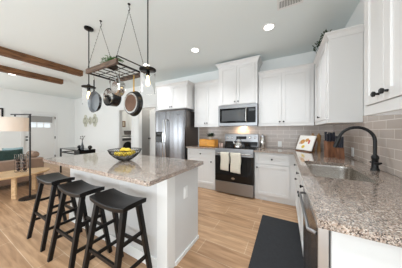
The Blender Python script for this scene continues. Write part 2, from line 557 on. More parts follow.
# ceiling beams
def beam(x, y1, label):
    m = MB()
    n = 26
    loops = []
    y0 = -2.4
    rnd = random.Random(int(-x * 10))
    for i in range(n + 1):
        y = y0 + (y1 - y0) * i / n
        j = lambda: rnd.uniform(-0.005, 0.005)
        loops.append([(x - 0.065 + j(), y, ZC - 0.001), (x - 0.062 + j(), y, ZC - 0.13 + j()), (x + 0.062 + j(), y, ZC - 0.13 + j()), (x + 0.065 + j(), y, ZC - 0.001)])
    m.loft(loops)
    m.build('ceiling_beam', M['beam'], label=label, category='beam', group='rough wooden ceiling beams')
beam(-4.60, 2.04, 'rough brown wooden ceiling beam nearer the pendant light')
beam(-5.88, 2.10, 'rough brown wooden ceiling beam farther from the kitchen, beside the living room ceiling light')

# ------------------------------------------------------------ cabinets
def shaker(mb, o, u, n, w, h, t=0.02, rail=0.058):
    o = V(o)
    mb.obox(o, u, n, Z_, rail, t, h).obox(o + u * (w - rail), u, n, Z_, rail, t, h)
    mb.obox(o + u * rail, u, n, Z_, w - 2 * rail, t, rail).obox(o + u * rail + Z_ * (h - rail), u, n, Z_, w - 2 * rail, t, rail)
    mb.obox(o + u * rail + Z_ * rail, u, n, Z_, w - 2 * rail, t * 0.55, h - 2 * rail)
    return mb

def knob(p, n, parent):
    MB().lathe(p, [(0.007, 0), (0.006, 0.014), (0.014, 0.018), (0.0155, 0.026), (0.010, 0.031)], n, 12).build('knob', M['black'], parent, True)

def crown(mb, pts, z0, z1, out, nrm):
    # pts: run of front corners; nrm: outward normal per corner, moulding slopes outward
    lo, hi = [], []
    for p, n in zip(pts, nrm):
        p, n = V((p[0], p[1], 0)), V((n[0], n[1], 0))
        prof = [(0, z0), (0.006, z0), (0.010, z0 + 0.012), (out * 0.55, z0 + (z1 - z0) * 0.6), (out, z1 - 0.012), (out, z1), (0, z1)]
        lo.append([p + n * d_ + Z_ * z for d_, z in prof])
    mb.loft(lo)
    return mb

DT = 0.02
def front(t, kind, o, u, n, w, h, kn):
    m = MB(); shaker(m, o, u, n, w, h)
    pr = m.build(kind, M['cab'], t, bevel=0.002)
    if kn is not None: knob(V(o) + u * kn[0] + Z_ * kn[1] + n * DT, n, pr)
    return pr

NB, NR = V((0, -1, 0)), V((-1, 0, 0))
YBF = 3.05          # carcase front of the back run (door faces stand 2 cm proud)
XRF = 0.168         # carcase front of the right run
# left base cabinet
t = thing('base_cabinet', 'white base cabinet between the refrigerator and the oven', 'cabinet', (-1.65, 3.3, 0))
MB().box(-2.015, -1.29, YBF, YB - 0.01, 0.1, 0.878).build('carcase', M['cab'], t)
MB().box(-2.01, -1.29, YBF + 0.02, YBF + 0.04, 0, 0.1).build('toe_kick', M['cab'], t)
front(t, 'drawer', (-1.995, YBF, 0.675), X_, NB, 0.69, 0.175, (0.345, 0.095))
front(t, 'door', (-1.995, YBF, 0.105), X_, NB, 0.69, 0.555, (0.605, 0.505))
# right base cabinet on back wall
t = thing('base_cabinet', 'white base cabinet directly right of the oven', 'cabinet', (-0.2, 3.3, 0))
MB().box(-0.505, 0.16, YBF, YB - 0.01, 0.1, 0.878).build('carcase', M['cab'], t)
MB().box(-0.505, 0.22, YBF + 0.012, YBF + 0.03, 0, 0.1).build('toe_kick', M['cab'], t)
front(t, 'drawer', (-0.49, YBF, 0.675), X_, NB, 0.56, 0.175, (0.285, 0.09))
front(t, 'door', (-0.49, YBF, 0.105), X_, NB, 0.56, 0.555, (0.035, 0.5))
# right run: corner drawer cabinet and sink base
t = thing('base_cabinet', 'white narrow base cabinet in the corner beyond the sink base', 'cabinet', (0.45, 2.7, 0))
MB().box(XRF, XR - 0.01, 2.455, 3.04, 0.1, 0.878).build('carcase', M['cab'], t)
MB().box(XRF + 0.06, XRF + 0.075, 2.455, 3.04, 0, 0.1).build('toe_kick', M['cab'], t)
front(t, 'drawer', (XRF, 2.93, 0.675), -Y_, NR, 0.45, 0.175, (0.225, 0.09))
front(t, 'door', (XRF, 2.93, 0.105), -Y_, NR, 0.45, 0.555, (0.41, 0.5))
t = thing('sink_cabinet', 'white sink base cabinet under the right counter beside the dishwasher', 'cabinet', (0.45, 1.9, 0))
MB().box(XRF, XRF + 0.018, 1.42, 2.45, 0.1, 0.878).box(XRF + 0.018, XR - 0.01, 1.42, 1.438, 0.1, 0.878).box(XRF + 0.018, XR - 0.01, 2.432, 2.45, 0.1, 0.878).box(XRF + 0.018, XR - 0.01, 1.438, 2.432, 0.1, 0.12).build('carcase', M['cab'], t)
MB().box(XRF + 0.06, XRF + 0.075, 1.42, 2.45, 0, 0.1).build('toe_kick', M['cab'], t)
front(t, 'drawer', (XRF, 2.44, 0.675), -Y_, NR, 0.495, 0.175, (0.25, 0.09))
front(t, 'drawer', (XRF, 1.93, 0.675), -Y_, NR, 0.495, 0.175, (0.25, 0.09))
front(t, 'door', (XRF, 2.44, 0.105), -Y_, NR, 0.495, 0.555, (0.455, 0.5))
front(t, 'door', (XRF, 1.93, 0.105), -Y_, NR, 0.495, 0.555, (0.04, 0.5))
# end panel of the run
MB().box(0.166, XR - 0.005, 0.80, 0.82, 0, 0.878).build('end_panel', M['islandp'], label='white flat panel closing the end of the right counter', category='panel')

# dishwasher
t = thing('dishwasher', 'stainless steel dishwasher under the near end of the right counter', 'dishwasher', (0.45, 1.1, 0))
MB().box(0.166, XR - 0.02, 0.825, 1.412, 0.02, 0.872).build('tub', M['darksteel'], t)
dd = MB().box(0.124, 0.164, 0.823, 1.414, 0.11, 0.868).build('door', M['steel3'], t, bevel=0.004)
h = MB()
h.tube([(0.122, 1.37, 0.815), (0.095, 1.35, 0.815), (0.095, 1.1, 0.815), (0.095, 0.87, 0.815), (0.122, 0.85, 0.815)], 0.008, 10)
h.build('handle', M['steel'], dd, True)
MB().box(0.1225, 0.124, 0.826, 1.411, 0.113, 0.865).build('reflection_skin', M['fridge'], dd)  # darker sheet imitates the floor mat's dark reflection in the door
MB().box(0.2, 0.215, 0.823, 1.41, 0.0, 0.1).build('kick_plate', M['black'], t)

# worktops
def rrect(x0, x1, y0, y1, r, n=6):
    p = []
    for cx, cy, a in ((x1 - r, y1 - r, 0), (x0 + r, y1 - r, 90), (x0 + r, y0 + r, 180), (x1 - r, y0 + r, 270)):
        for i in range(n + 1):
            b = math.radians(a + 90 * i / n)
            p.append((cx + r * math.cos(b), cy + r * math.sin(b)))
    return p
CZ0, CZ1 = 0.88, 0.915
SK = (0.197, 0.615, 1.505, 2.245)
MB().poly([[(0.115, 0.775), (XR - 0.009, 0.775), (XR - 0.009, 3.641), (-0.508, 3.641), (-0.508, 2.995), (0.115, 2.995)], rrect(*SK, 0.075)[::-1]], CZ0, CZ1).build(
    'worktop', M['granite'], label='speckled brown granite L-shaped worktop holding the sink', category='countertop')
MB().box(-2.02, -1.287, 2.995, 3.641, CZ0, CZ1).build('worktop', M['granite'], label='short speckled granite worktop between the refrigerator and the oven', category='countertop')

# sink
t = thing('kitchen_sink', 'undermount stainless steel sink set in the granite worktop', 'sink', ((SK[0] + SK[1]) / 2, 1.87, 0.68))
b = MB()
def ring(g_, z, r): return [(x, y, z) for x, y in rrect(SK[0] - g_, SK[1] + g_, SK[2] - g_, SK[3] + g_, r)]
b.loft([ring(0.018, 0.879, 0.1), ring(0.004, 0.878, 0.09), ring(0.002, 0.86, 0.09), ring(-0.004, 0.73, 0.085), ring(-0.014, 0.705, 0.08), ring(-0.04, 0.693, 0.06), ring(-0.1, 0.690, 0.04)], False, True)
b.build('basin', M['sinksteel'], t, True)
MB().lathe((0.42, 1.9, 0.6905), [(0.045, 0), (0.045, 0.004), (0.03, 0.004), (0.028, 0.001)], Z_, 20).build('drain', M['steel2'], t, True)

# faucet
fx, fy = 0.715, 1.98
t = thing('faucet', 'tall matte black gooseneck kitchen faucet behind the sink', 'faucet', (fx, fy, CZ1))
MB().lathe((fx, fy, CZ1), [(0.031, 0), (0.031, 0.012), (0.024, 0.02), (0.022, 0.10), (0.026, 0.105), (0.026, 0.125), (0.016, 0.14)], Z_, 18).build('base', M['black'], t, True)
n_ = MB()
arc = [(fx, fy, CZ1 + 0.12), (fx, fy, 1.18)]
R_ = 0.125
for i in range(1, 13):
    a = PI * i / 12 * 0.93
    arc.append((fx - R_ + R_ * math.cos(a), fy, 1.18 + R_ * math.sin(a)))
n_.tube(arc, 0.0135, 12)
n_.build('neck', M['black'], t, True)
e0 = V(arc[-1]); dirn = (V(arc[-1]) - V(arc[-2])).normalized()
MB().lathe(e0, [(0.0135, 0), (0.018, 0.015), (0.018, 0.09), (0.015, 0.105)], dirn, 14).build('spray_head', M['black'], t, True)
MB().tube([(fx - 0.005, fy - 0.02, CZ1 + 0.065), (fx + 0.005, fy - 0.05, CZ1 + 0.068), (fx + 0.01, fy - 0.075, CZ1 + 0.078)], [0.013, 0.012, 0.008], 10).tube([(fx, fy + 0.015, CZ1 + 0.065), (fx - 0.012, fy + 0.05, CZ1 + 0.067)], 0.009, 10).build('lever', M['black'], t, True)

# wall cabinets
UZ0, UZ1, CR = 1.37, 2.39, 2.462
def wall_cab(label, x0, x1, yf, z0, z1, doors, zc, out=0.045, rail=0.05, ends=(0, 0)):
    t = thing('wall_cabinet', label, 'cabinet', ((x0 + x1) / 2, YB, z0))
    MB().box(x0, x1, yf + DT, YB - 0.01, z0, z1).build('carcase', M['cab'], t)
    for a, b_, kx, kz in doors:
        front(t, 'door', (a + 0.002, yf + DT, z0 + rail), X_, NB, b_ - a - 0.004, z1 - z0 - rail - 0.004, (kx, kz))
    c_ = MB()
    pts, ns = [], []
    if ends[0]: pts += [(x0, YB - 0.012), (x0, yf + DT)]; ns += [(-1, 0), (-1, -1)]
    else: pts += [(x0, yf + DT)]; ns += [(0, -1)]
    if ends[1]: pts += [(x1, yf + DT), (x1, YB - 0.012)]; ns += [(1, -1), (1, 0)]
    else: pts += [(x1, yf + DT)]; ns += [(0, -1)]
    crown(c_, pts, z1 + 0.001, zc, out, ns)
    c_.box(x0 + 0.001, x1 - 0.001, yf + DT + 0.001, YB - 0.012, z1, z1 + 0.02)
    c_.build('crown_moulding', M['cab'], t)
    if z0 < 1.5:
        MB().box(x0, x1, yf + 0.004, yf + 0.018, z0, z0 + rail - 0.004).build('light_rail', M['cab'], t)
    return t
wall_cab('white two-door wall cabinet between the refrigerator and the microwave', -1.99, -1.325, 3.315, UZ0, UZ1, [(-1.985, -1.66, 0.297, 0.04), (-1.66, -1.33, 0.03, 0.04)], CR)
wall_cab('white tall wall cabinet above the microwave with projecting crown', -1.315, -0.485, 3.235, 1.835, 2.66, [(-1.27, -0.90, 0.335, 0.05), (-0.90, -0.53, 0.035, 0.05)], 2.755, 0.055, 0.01, (1, 1))
wall_cab('white two-door wall cabinet right of the microwave', -0.475, 0.448, 3.315, UZ0, UZ1, [(-0.465, -0.055, 0.375, 0.03), (-0.055, 0.385, 0.03, 0.03)], CR)
wall_cab('white deep wall cabinet over the refrigerator', -2.985, -2.038, 3.05, 1.82, UZ1, [(-2.98, -2.512, 0.44, 0.045), (-2.512, -2.045, 0.03, 0.045)], CR, 0.045, 0.01, (1, 1))
# corner wall cabinet on the right wall
XU = 0.45
t = thing('wall_cabinet', 'white corner wall cabinet with plain side facing the sink', 'cabinet', (0.6, 2.8, UZ0))
MB().box(XU + DT, XR - 0.003, 2.41, 3.29, UZ0, UZ1).build('carcase', M['cab'], t, bevel=0.002)
front(t, 'door', (XU + DT, 2.90, UZ0 + 0.05), -Y_, NR, 0.42, UZ1 - UZ0 - 0.055, (0.045, 0.055))
front(t, 'door', (XU + DT, 3.285, UZ0 + 0.05), -Y_, NR, 0.375, UZ1 - UZ0 - 0.055, None)
c_ = MB()
crown(c_, [(XU + DT, 3.28), (XU + DT, 2.41), (XR - 0.003, 2.41)], UZ1 + 0.001, CR, 0.045, [(-1, 0), (-1, -1), (0, -1)])
c_.box(XU + DT + 0.001, XR - 0.004, 2.411, 3.28, UZ1, UZ1 + 0.02)
c_.build('crown_moulding', M['cab'], t)
MB().box(XU + 0.004, XU + 0.018, 2.41, 3.28, UZ0, UZ0 + 0.046).build('light_rail', M['cab'], t)
# near wall cabinet
t = thing('wall_cabinet', 'white wall cabinet nearest the camera at the right edge with two black knobs', 'cabinet', (0.6, 1.16, UZ0))
MB().box(XU + DT, XR - 0.003, 0.92, 1.40, UZ0 + 0.045, UZ1).build('carcase', M['cab'], t, bevel=0.002)
front(t, 'door', (XU + DT, 1.385, UZ0 + 0.06), -Y_, NR, 0.222, UZ1 - UZ0 - 0.065, (0.183, 0.043))
front(t, 'door', (XU + DT, 1.159, UZ0 + 0.06), -Y_, NR, 0.222, UZ1 - UZ0 - 0.065, (0.039, 0.043))
MB().box(XU + 0.006, XU + 0.024, 0.92, 1.40, UZ0, UZ0 + 0.056).box(XU + 0.024, XR - 0.003, 1.382, 1.40, UZ0, UZ0 + 0.045).build('light_rail', M['cab'], t)
c_ = MB()
crown(c_, [(XU + DT, 0.92), (XU + DT, 1.40), (XR - 0.003, 1.40)], UZ1 + 0.001, CR, 0.045, [(-1, 0), (-1, 1), (0, 1)])
c_.box(XU + DT + 0.001, XR - 0.004, 0.921, 1.399, UZ1, UZ1 + 0.02)
c_.build('crown_moulding', M['cab'], t)

# twig decoration on corner cabinet
rnd = random.Random(3)
t = thing('twig_wreath', 'dark dried twig and leaf arrangement on top of the corner wall cabinet', 'decoration', (0.5, 2.75, CR))
st, lf = MB(), MB()
for i in range(26):
    y = rnd.uniform(2.50, 3.0); x = rnd.uniform(0.425, 0.52)
    p0 = V((x, y, CR + 0.004)); p1 = p0 + V((rnd.uniform(-0.05, 0.02), rnd.uniform(-0.06, 0.06), rnd.uniform(0.04, 0.10)))
    st.tube([p0, (p0 + p1) / 2 + V((0.005, 0, 0.006)), p1], 0.003, 5)
    for k in range(5):
        q = p0.lerp(p1, rnd.uniform(0.3, 1)); a = V((rnd.uniform(-1, 1), rnd.uniform(-1, 1), rnd.uniform(-0.2, 0.9))).normalized()
        s_ = a.cross(V((0.3, 0.2, 1))).normalized() * 0.010
        lf.quad(q, q + a * 0.02 + s_, q + a * 0.045, q + a * 0.02 - s_)
st.build('twigs', M['twig'], t)
lf.build('leaves', M['leafd'], t)

# ------------------------------------------------------------ refrigerator
t = thing('refrigerator', 'stainless steel side-by-side refrigerator with ice dispenser', 'refrigerator', (-2.52, 3.3, 0))
FX0, FX1, FM, FY = -2.985, -2.06, -2.62, 2.975
MB().box(FX0 + 0.005, FX1, FY + 0.075, YB - 0.02, 0.03, 1.765).build('cabinet_body', M['darksteel'], t)
MB().box(FX0 + 0.02, FX1 - 0.02, FY + 0.08, FY + 0.3, 0, 0.03).build('base_grille', M['black'], t)
def fdoor(x0, x1):
    m = MB()
    pr = []
    n = 8
    for i in range(n + 1):
        f = i / n
        x = x0 + (x1 - x0) * f
        pr.append((x, FY + 0.018 * (2 * f - 1) ** 4 if True else FY))
    loops = []
    for z in (0.07, 1.76):
        loops.append([(x, y, z) for x, y in pr] + [(x1, FY + 0.07, z), (x0, FY + 0.07, z)])
    m.loft(loops)
    return m
dl = fdoor(FX0, FM - 0.003).build('door', M['fridge'], t, True)
dr = fdoor(FM + 0.003, FX1).build('door', M['fridge'], t, True)
def fhandle(x, par):
    MB().tube([(x, FY + 0.005, 1.56), (x, FY - 0.05, 1.52), (x, FY - 0.062, 1.2), (x, FY - 0.062, 0.9), (x, FY - 0.05, 0.58), (x, FY + 0.005, 0.54)], 0.013, 10).build('handle', M['steel2'], par, True)
fhandle(FM - 0.04, dl); fhandle(FM + 0.04, dr)
dp = MB().box(-2.945, -2.735, FY - 0.006, FY + 0.02, 0.98, 1.25).build('dispenser', M['glassblk'], dl)
MB().box(-2.93, -2.75, FY - 0.012, FY - 0.006, 0.99, 1.13).build('dispenser_recess', M['greyglass'], dp)
MB().box(-2.9, -2.78, FY - 0.01, FY - 0.006, 1.19, 1.22).build('dispenser_keypad', M['greyglass'], dp)
MB().box(FX0 + 0.01, FX1 - 0.01, FY + 0.02, FY + 0.2, 1.766, 1.785).build('hinge_cover', M['darksteel'], t)
MB().box(-2.27, -2.17, FY - 0.002, FY + 0.004, 1.66, 1.675).build('emblem', M['greyglass'], dr)

# ------------------------------------------------------------ range
t = thing('kitchen_range', 'stainless steel electric range with black oven door', 'oven', (-0.9, 3.3, 0))
SX0, SX1, SF = -1.281, -0.514, 2.985
MB().box(SX0, SX1, SF + 0.035, 3.56, 0.02, 0.9).build('body', M['darksteel'], t)
ct = MB().box(SX0, SX1, SF + 0.005, 3.56, 0.9, 0.922).build('cooktop', M['glassblk'], t, bevel=0.003)
MB().box(SX0, SX1, SF - 0.012, SF + 0.005, 0.885, 0.921).build('front_trim', M['steel'], t)
for x, y, r in ((-1.09, 3.15, 0.1), (-0.70, 3.15, 0.08), (-1.09, 3.41, 0.08), (-0.70, 3.41, 0.1)):
    MB().lathe((x, y, 0.9222), [(r, 0), (r, 0.0006), (r - 0.006, 0.0006), (r - 0.006, 0)], Z_, 32, False, False).build('burner_ring', M['greyglass'], ct)
dd = MB().box(SX0 + 0.004, SX1 - 0.004, SF - 0.01, SF + 0.034, 0.262, 0.775).build('oven_door', M['glassblk'], t, bevel=0.003)
MB().box(SX0 + 0.004, SX1 - 0.004, SF - 0.011, SF + 0.034, 0.775, 0.882).build('door_top_band', M['steel'], dd)
MB().box(SX0 + 0.09, SX1 - 0.09, SF - 0.0125, SF - 0.01, 0.40, 0.68).build('oven_window', M['greyglass'] if False else M['glassblk'], dd)
MB().tube([(SX0 + 0.03, SF - 0.012, 0.83), (SX0 + 0.04, SF - 0.055, 0.83), (SX1 - 0.04, SF - 0.055, 0.83), (SX1 - 0.03, SF - 0.012, 0.83)], 0.013, 10).build('handle', M['steel2'], dd, True)
MB().lathe((-0.90, SF - 0.012, 0.335), [(0.022, 0), (0.02, 0.002)], NB, 20, True, True, 1.6, 0.9).build('emblem', M['steel2'], dd)
MB().box(SX0 + 0.004, SX1 - 0.004, SF - 0.008, SF + 0.034, 0.03, 0.255).build('storage_drawer', M['steel'], t, bevel=0.003)
bgd = MB().hexa([(SX0, 3.56, 0.9), (SX1, 3.56, 0.9), (SX1, 3.638, 0.9), (SX0, 3.638, 0.9)], [(SX0, 3.585, 1.20), (SX1, 3.585, 1.20), (SX1, 3.638, 1.21), (SX0, 3.638, 1.21)]).build('backguard', M['steel'], t, bevel=0.003)
def bgp(x, z, e=0.0): return (x, 3.56 + 0.025 * (z - 0.9) / 0.3 - e, z)
MB().hexa([bgp(SX0 + 0.01, 0.922, 0.003), bgp(SX1 - 0.01, 0.922, 0.003), bgp(SX1 - 0.01, 0.922), bgp(SX0 + 0.01, 0.922)], [bgp(SX0 + 0.01, 1.03, 0.003), bgp(SX1 - 0.01, 1.03, 0.003), bgp(SX1 - 0.01, 1.03), bgp(SX0 + 0.01, 1.03)]).build('lower_band', M['glassblk'], bgd)
MB().hexa([bgp(-1.0, 1.085, 0.003), bgp(-0.77, 1.085, 0.003), bgp(-0.77, 1.085), bgp(-1.0, 1.085)], [bgp(-1.0, 1.15, 0.003), bgp(-0.77, 1.15, 0.003), bgp(-0.77, 1.15), bgp(-1.0, 1.15)]).build('display', M['glassblk'], bgd)
for x in (-1.2, -1.1, -0.68, -0.58):
    MB().lathe(bgp(x, 1.12), [(0.023, 0), (0.021, 0.022), (0.017, 0.025)], NB, 16).build('control_knob', M['steel2'], bgd, True)

# towels over the oven handle
def towel(x0, x1, zb, label):
    m = MB()
    rnd = random.Random(int(x0 * 100))
    nx, nz = 10, 12
    yh = SF - 0.055
    cols = []
    front_, back_ = [], []
    path = []
    for k in range(nz + 1): path.append((yh - 0.019, zb + (0.832 - zb) * k / nz))
    path += [(yh - 0.014, 0.847), (yh, 0.852), (yh + 0.014, 0.847), (yh + 0.0185, 0.832), (yh + 0.0185, 0.72), (yh + 0.0185, 0.63)]
    for i in range(nx + 1):
        f = i / nx
        x = x0 + (x1 - x0) * f
        w = 0.004 * math.sin(f * 14)
        cols.append([(x + 0.004 * math.sin(z * 20), y + (w if y < yh else 0) * min(1, max(0, (0.84 - z) * 5)), z - 0.012 * f * (1 if y < yh and z < 0.8 else 0)) for y, z in path])
    vs = [[m.bm.verts.new(p) for p in c_] for c_ in cols]
    for i in range(nx):
        for k in range(len(path) - 1):
            m.bm.faces.new((vs[i][k], vs[i + 1][k], vs[i + 1][k + 1], vs[i][k + 1]))
    o = m.build('dish_towel', M['cloth'], None, True, label=label, category='towel', group='dish towels on the oven handle')
    sd = o.modifiers.new('thickness', 'SOLIDIFY'); sd.thickness = 0.003; sd.offset = 0
towel(-1.135, -0.965, 0.50, 'cream dish towel hanging on oven handle, left one of the pair')
towel(-0.93, -0.735, 0.475, 'cream dish towel hanging on oven handle, right one of the pair')

# microwave
t = thing('microwave_oven', 'stainless steel over-the-range microwave below the tall cabinet', 'microwave', (-0.9, 3.4, 1.38))
MX0, MX1, MF, MZ0, MZ1 = -1.312, -0.485, 3.235, 1.385, 1.828
MB().box(MX0, MX1, MF + 0.03, YB - 0.012, MZ0, MZ1).build('housing', M['darksteel'], t)
MB().box(MX0, MX1, MF, MF + 0.03, MZ0 + 0.375, MZ1).build('top_band', M['steel'], t)
f = MB()
f.box(MX0, MX1, MF, MF + 0.03, MZ0, MZ0 + 0.06).box(MX0, MX0 + 0.035, MF, MF + 0.03, MZ0 + 0.06, MZ0 + 0.375).box(MX1 - 0.03, MX1, MF, MF + 0.03, MZ0 + 0.06, MZ0 + 0.375)
f.build('front_frame', M['steel'], t)
dd = MB().box(MX0 + 0.035, MX1 - 0.19, MF + 0.002, MF + 0.03, MZ0 + 0.06, MZ0 + 0.375).build('door', M['glassblk'], t)
MB().box(MX0 + 0.08, MX1 - 0.25, MF - 0.001, MF + 0.002, MZ0 + 0.10, MZ0 + 0.335).build('door_window', M['greyglass'], dd)
MB().tube([(MX1 - 0.21, MF + 0.004, MZ0 + 0.36), (MX1 - 0.215, MF - 0.04, MZ0 + 0.33), (MX1 - 0.215, MF - 0.04, MZ0 + 0.10), (MX1 - 0.21, MF + 0.004, MZ0 + 0.07)], 0.015, 10).build('handle', M['steel2'], dd, True)
cp = MB().box(MX1 - 0.185, MX1 - 0.03, MF + 0.002, MF + 0.03, MZ0 + 0.06, MZ0 + 0.375).build('control_panel', M['glassblk'], t)
MB().box(MX1 - 0.165, MX1 - 0.05, MF - 0.001, MF + 0.002, MZ0 + 0.30, MZ0 + 0.345).build('display', M['greyglass'], cp)
MB().box(MX0 + 0.02, MX1 - 0.02, MF + 0.03, MF + 0.33, MZ0 - 0.012, MZ0).build('grease_filter', M['greyglass'], t)
ld = bpy.data.lights.new('hood_lamp', 'AREA'); ld.shape = 'RECTANGLE'; ld.size = 0.12; ld.size_y = 0.06; ld.energy = 1.6; ld.color = (1, 0.72, 0.45)
lo = bpy.data.objects.new('hood_lamp', ld); COL.objects.link(lo); lo.location = (-0.86, 3.53, MZ0 - 0.02); lo.rotation_euler = (0.35, 0, 0)

# ------------------------------------------------------------ island
IX0, IX1, IY0, IY1 = -2.74, -0.838, 0.775, 1.62
BX0, BX1, BY0, BY1 = -2.715, -0.912, 1.05, 1.605
t = thing('kitchen_island', 'long white kitchen island cabinet under a glossy granite top', 'kitchen island', ((BX0 + BX1) / 2, 1.3, 0))
MB().box(BX0, BX1, BY0 + 0.02, BY1, 0.0, 0.878).build('body', M['islandp'], t)
for a, b_ in ((-2.715, -2.157), (-2.153, -1.592), (-1.588, -1.032)):
    m = MB(); m.box(a, b_, BY0 + 0.008, BY0 + 0.02, 0.1, 0.878)
    m.build('back_panel', M['islandp'], t, bevel=0.002)
m = MB(); m.box(-1.030, BX1 + 0.004, BY0, BY0 + 0.115, 0.0, 0.878)
m.build('corner_post', M['trim'], t, bevel=0.003)
MB().box(BX0, -1.03, BY0 - 0.005, BY0 + 0.008, 0, 0.1).box(BX1, BX1 + 0.012, BY0 + 0.115, BY1 + 0.0, 0, 0.035).build('baseboard', M['trim'], t)
op = MB().box(BX1, BX1 + 0.006, 1.31, 1.375, 0.575, 0.695).build('outlet_plate', M['white'], t, bevel=0.002)
MB().box(BX1 + 0.006, BX1 + 0.009, 1.325, 1.36, 0.60, 0.67).build('outlet_face', M['white'], op)
MB().poly([rrect(IX0, IX1, IY0, IY1, 0.02, 3)], CZ0, CZ1).build('worktop', M['granite'], label='long glossy speckled granite worktop on the kitchen island', category='countertop')

# outlets and switches on walls
def plate(p, u, n, label, cat):
    t = thing('outlet' if cat == 'outlet' else 'light_switch', label, cat, p)
    o = V(p) - u * 0.036 - Z_ * 0.058
    MB().obox(o, u, n, Z_, 0.072, 0.006, 0.116).build('cover_plate', M['white'], t, bevel=0.002)
    if cat == 'outlet':
        for dz in (0.022, 0.066):
            MB().obox(o + u * 0.02 + Z_ * dz + n * 0.006, u, n, Z_, 0.032, 0.002, 0.028).build('socket', M['trim'], t)
    else:
        MB().obox(o + u * 0.02 + Z_ * 0.028 + n * 0.006, u, n, Z_, 0.032, 0.004, 0.06).build('rocker', M['trim'], t)
plate((-0.095, YB - 0.0085, 1.0), X_, NB, 'white outlet on the back splash behind the counter right of the oven', 'outlet')
plate((XR - 0.0085, 2.70, 1.0), -Y_, NR, 'white outlet on the tiled right wall between faucet and knife block', 'outlet')
plate((-4.53, YB - 0.0005, 1.0), X_, NB, 'white light switch on the wall beside the pantry doorway', 'light switch')

# ------------------------------------------------------------ bar stools
def make_stool():
    t = thing('bar_stool', '', 'stool', (0, 0, 0), 'black saddle bar stools at the island')
    SH = 0.72
    m = MB()
    nx, ny = 16, 8
    W, D, T = 0.228, 0.112, 0.042
    def top(a, b_):
        return SH - 0.024 + 0.024 * abs(a) ** 2.0 - 0.006 * abs(b_) ** 4
    def rc(a, b_): return (W * a, D * b_ * (1 - 0.03 * abs(a) ** 4))
    loops = []
    for i in range(nx + 1):
        a = -1 + 2 * i / nx
        up = [(*rc(a, -1 + 2 * k / ny), top(a, -1 + 2 * k / ny)) for k in range(ny + 1)]
        dn = [(*rc(a * 0.985, (1 - 2 * k / ny) * 0.97), top(a, 0) - T) for k in range(ny + 1)]
        loops.append(up + dn)
    m.loft(loops)
    m.build('seat', M['stool'], t, True, bevel=0.004)
    tp, ft = (0.175, 0.062), (0.205, 0.175)
    def legp(sx, sy, z):
        f = z / 0.69
        return V((sx * (ft[0] + (tp[0] - ft[0]) * f), sy * (ft[1] + (tp[1] - ft[1]) * f), z))
    for sx in (-1, 1):
        for sy in (-1, 1):
            b_, a_ = legp(sx, sy, 0.0), legp(sx, sy, 0.685)
            g = 0.017; h = 0.02
            mm = MB().hexa([b_ + V((i * g, j * g, 0)) for i, j in ((-1, -1), (1, -1), (1, 1), (-1, 1))], [a_ + V((i * h, j * h, 0)) for i, j in ((-1, -1), (1, -1), (1, 1), (-1, 1))])
            mm.build('leg', M['stool'], t, bevel=0.003)
    def rung(p, q):
        p, q = V(p), V(q)
        u_ = (q - p).normalized(); s_ = u_.cross(Z_).normalized()
        l = (q - p).length
        MB().obox(p - s_ * 0.008 - Z_ * 0.014, u_, s_, Z_, l, 0.016, 0.028).build('rung', M['stool'], t)
    for sx in (-1, 1):
        for z in (0.20, 0.42):
            rung(legp(sx, -1, z), legp(sx, 1, z))
    for sy in (-1, 1):
        rung(legp(-1, sy, 0.29), legp(1, sy, 0.29))
    return t
s0 = make_stool()
spots = [(-2.465, 0.815, 0.0, 'black wooden saddle stool farthest left, past the left end of the island'),
         (-1.82, 0.80, 0.0, 'black wooden saddle stool standing between the other two at the island'),
         (-1.245, 0.815, 0.0, 'black wooden saddle stool nearest the camera, by the white corner post of the island')]
for i, (x, y, r, lb) in enumerate(spots):
    o = s0 if i == 0 else copy_tree(s0)
    o.location = (x, y, 0); o.rotation_euler = (0, 0, r); o['label'] = lb

# ------------------------------------------------------------ bowl with lemons
bx, by = -1.70, 1.21
t = thing('fruit_bowl', 'dark smoky wire fruit bowl on the island worktop', 'bowl', (bx, by, CZ1))
b = MB()
prof = [(0.045, 0.0), (0.07, 0.006), (0.12, 0.04), (0.165, 0.085), (0.185, 0.125)]
b.lathe((bx, by, CZ1 + 0.002), [(0.045, 0), (0.047, 0.006), (0.043, 0.006), (0.041, 0)], Z_, 24, False, False)
b.build('foot', M['black'], t)
wv = MB()
for k in range(40):
    for s_ in (1, -1):
        pts = []
        for j, (r, h_) in enumerate(prof):
            a = 2 * PI * k / 40 + s_ * j * 0.16
            pts.append((bx + r * math.cos(a), by + r * math.sin(a), CZ1 + 0.006 + h_))
        wv.tube(pts, 0.0021, 5)
wv.build('wire_mesh', M['blackm'], t)
rim = MB()
pts = [(bx + 0.185 * math.cos(2 * PI * k / 32), by + 0.185 * math.sin(2 * PI * k / 32), CZ1 + 0.131) for k in range(33)]
rim.tube(pts, 0.004, 6)
rim.build('rim', M['blackm'], t)
lem = None
pos = [(0.0, 0.0, 0.036), (0.085, 0.0, 0.052), (-0.085, 0.0, 0.052), (0.04, 0.085, 0.055), (-0.045, 0.085, 0.055), (0.042, -0.085, 0.055), (-0.042, -0.085, 0.055), (0.042, 0.0, 0.088), (-0.042, 0.01, 0.088)]
for i, p in enumerate(pos):
    if lem is None:
        m = MB(); m.lathe((0, 0, 0), [(0.003, -0.044), (0.008, -0.04), (0.021, -0.03), (0.031, -0.012), (0.032, 0.008), (0.024, 0.027), (0.009, 0.039), (0.004, 0.045)], X_, 14)
        lem = m.build('lemon', M['lemon'], None, True); o = lem
    else:
        o = lem.copy(); COL.objects.link(o)
    o.scale = (0.86, 0.86, 0.86)
    o.location = (bx + p[0], by + p[1], CZ1 + 0.012 + p[2]); o.rotation_euler = (random.uniform(-0.3, 0.3), random.uniform(-0.3, 0.3), random.uniform(0, 3))
    o['label'] = 'yellow lemon lying in the black wire bowl on the island'
    o['category'] = 'lemon'; o['group'] = 'lemons in the bowl'

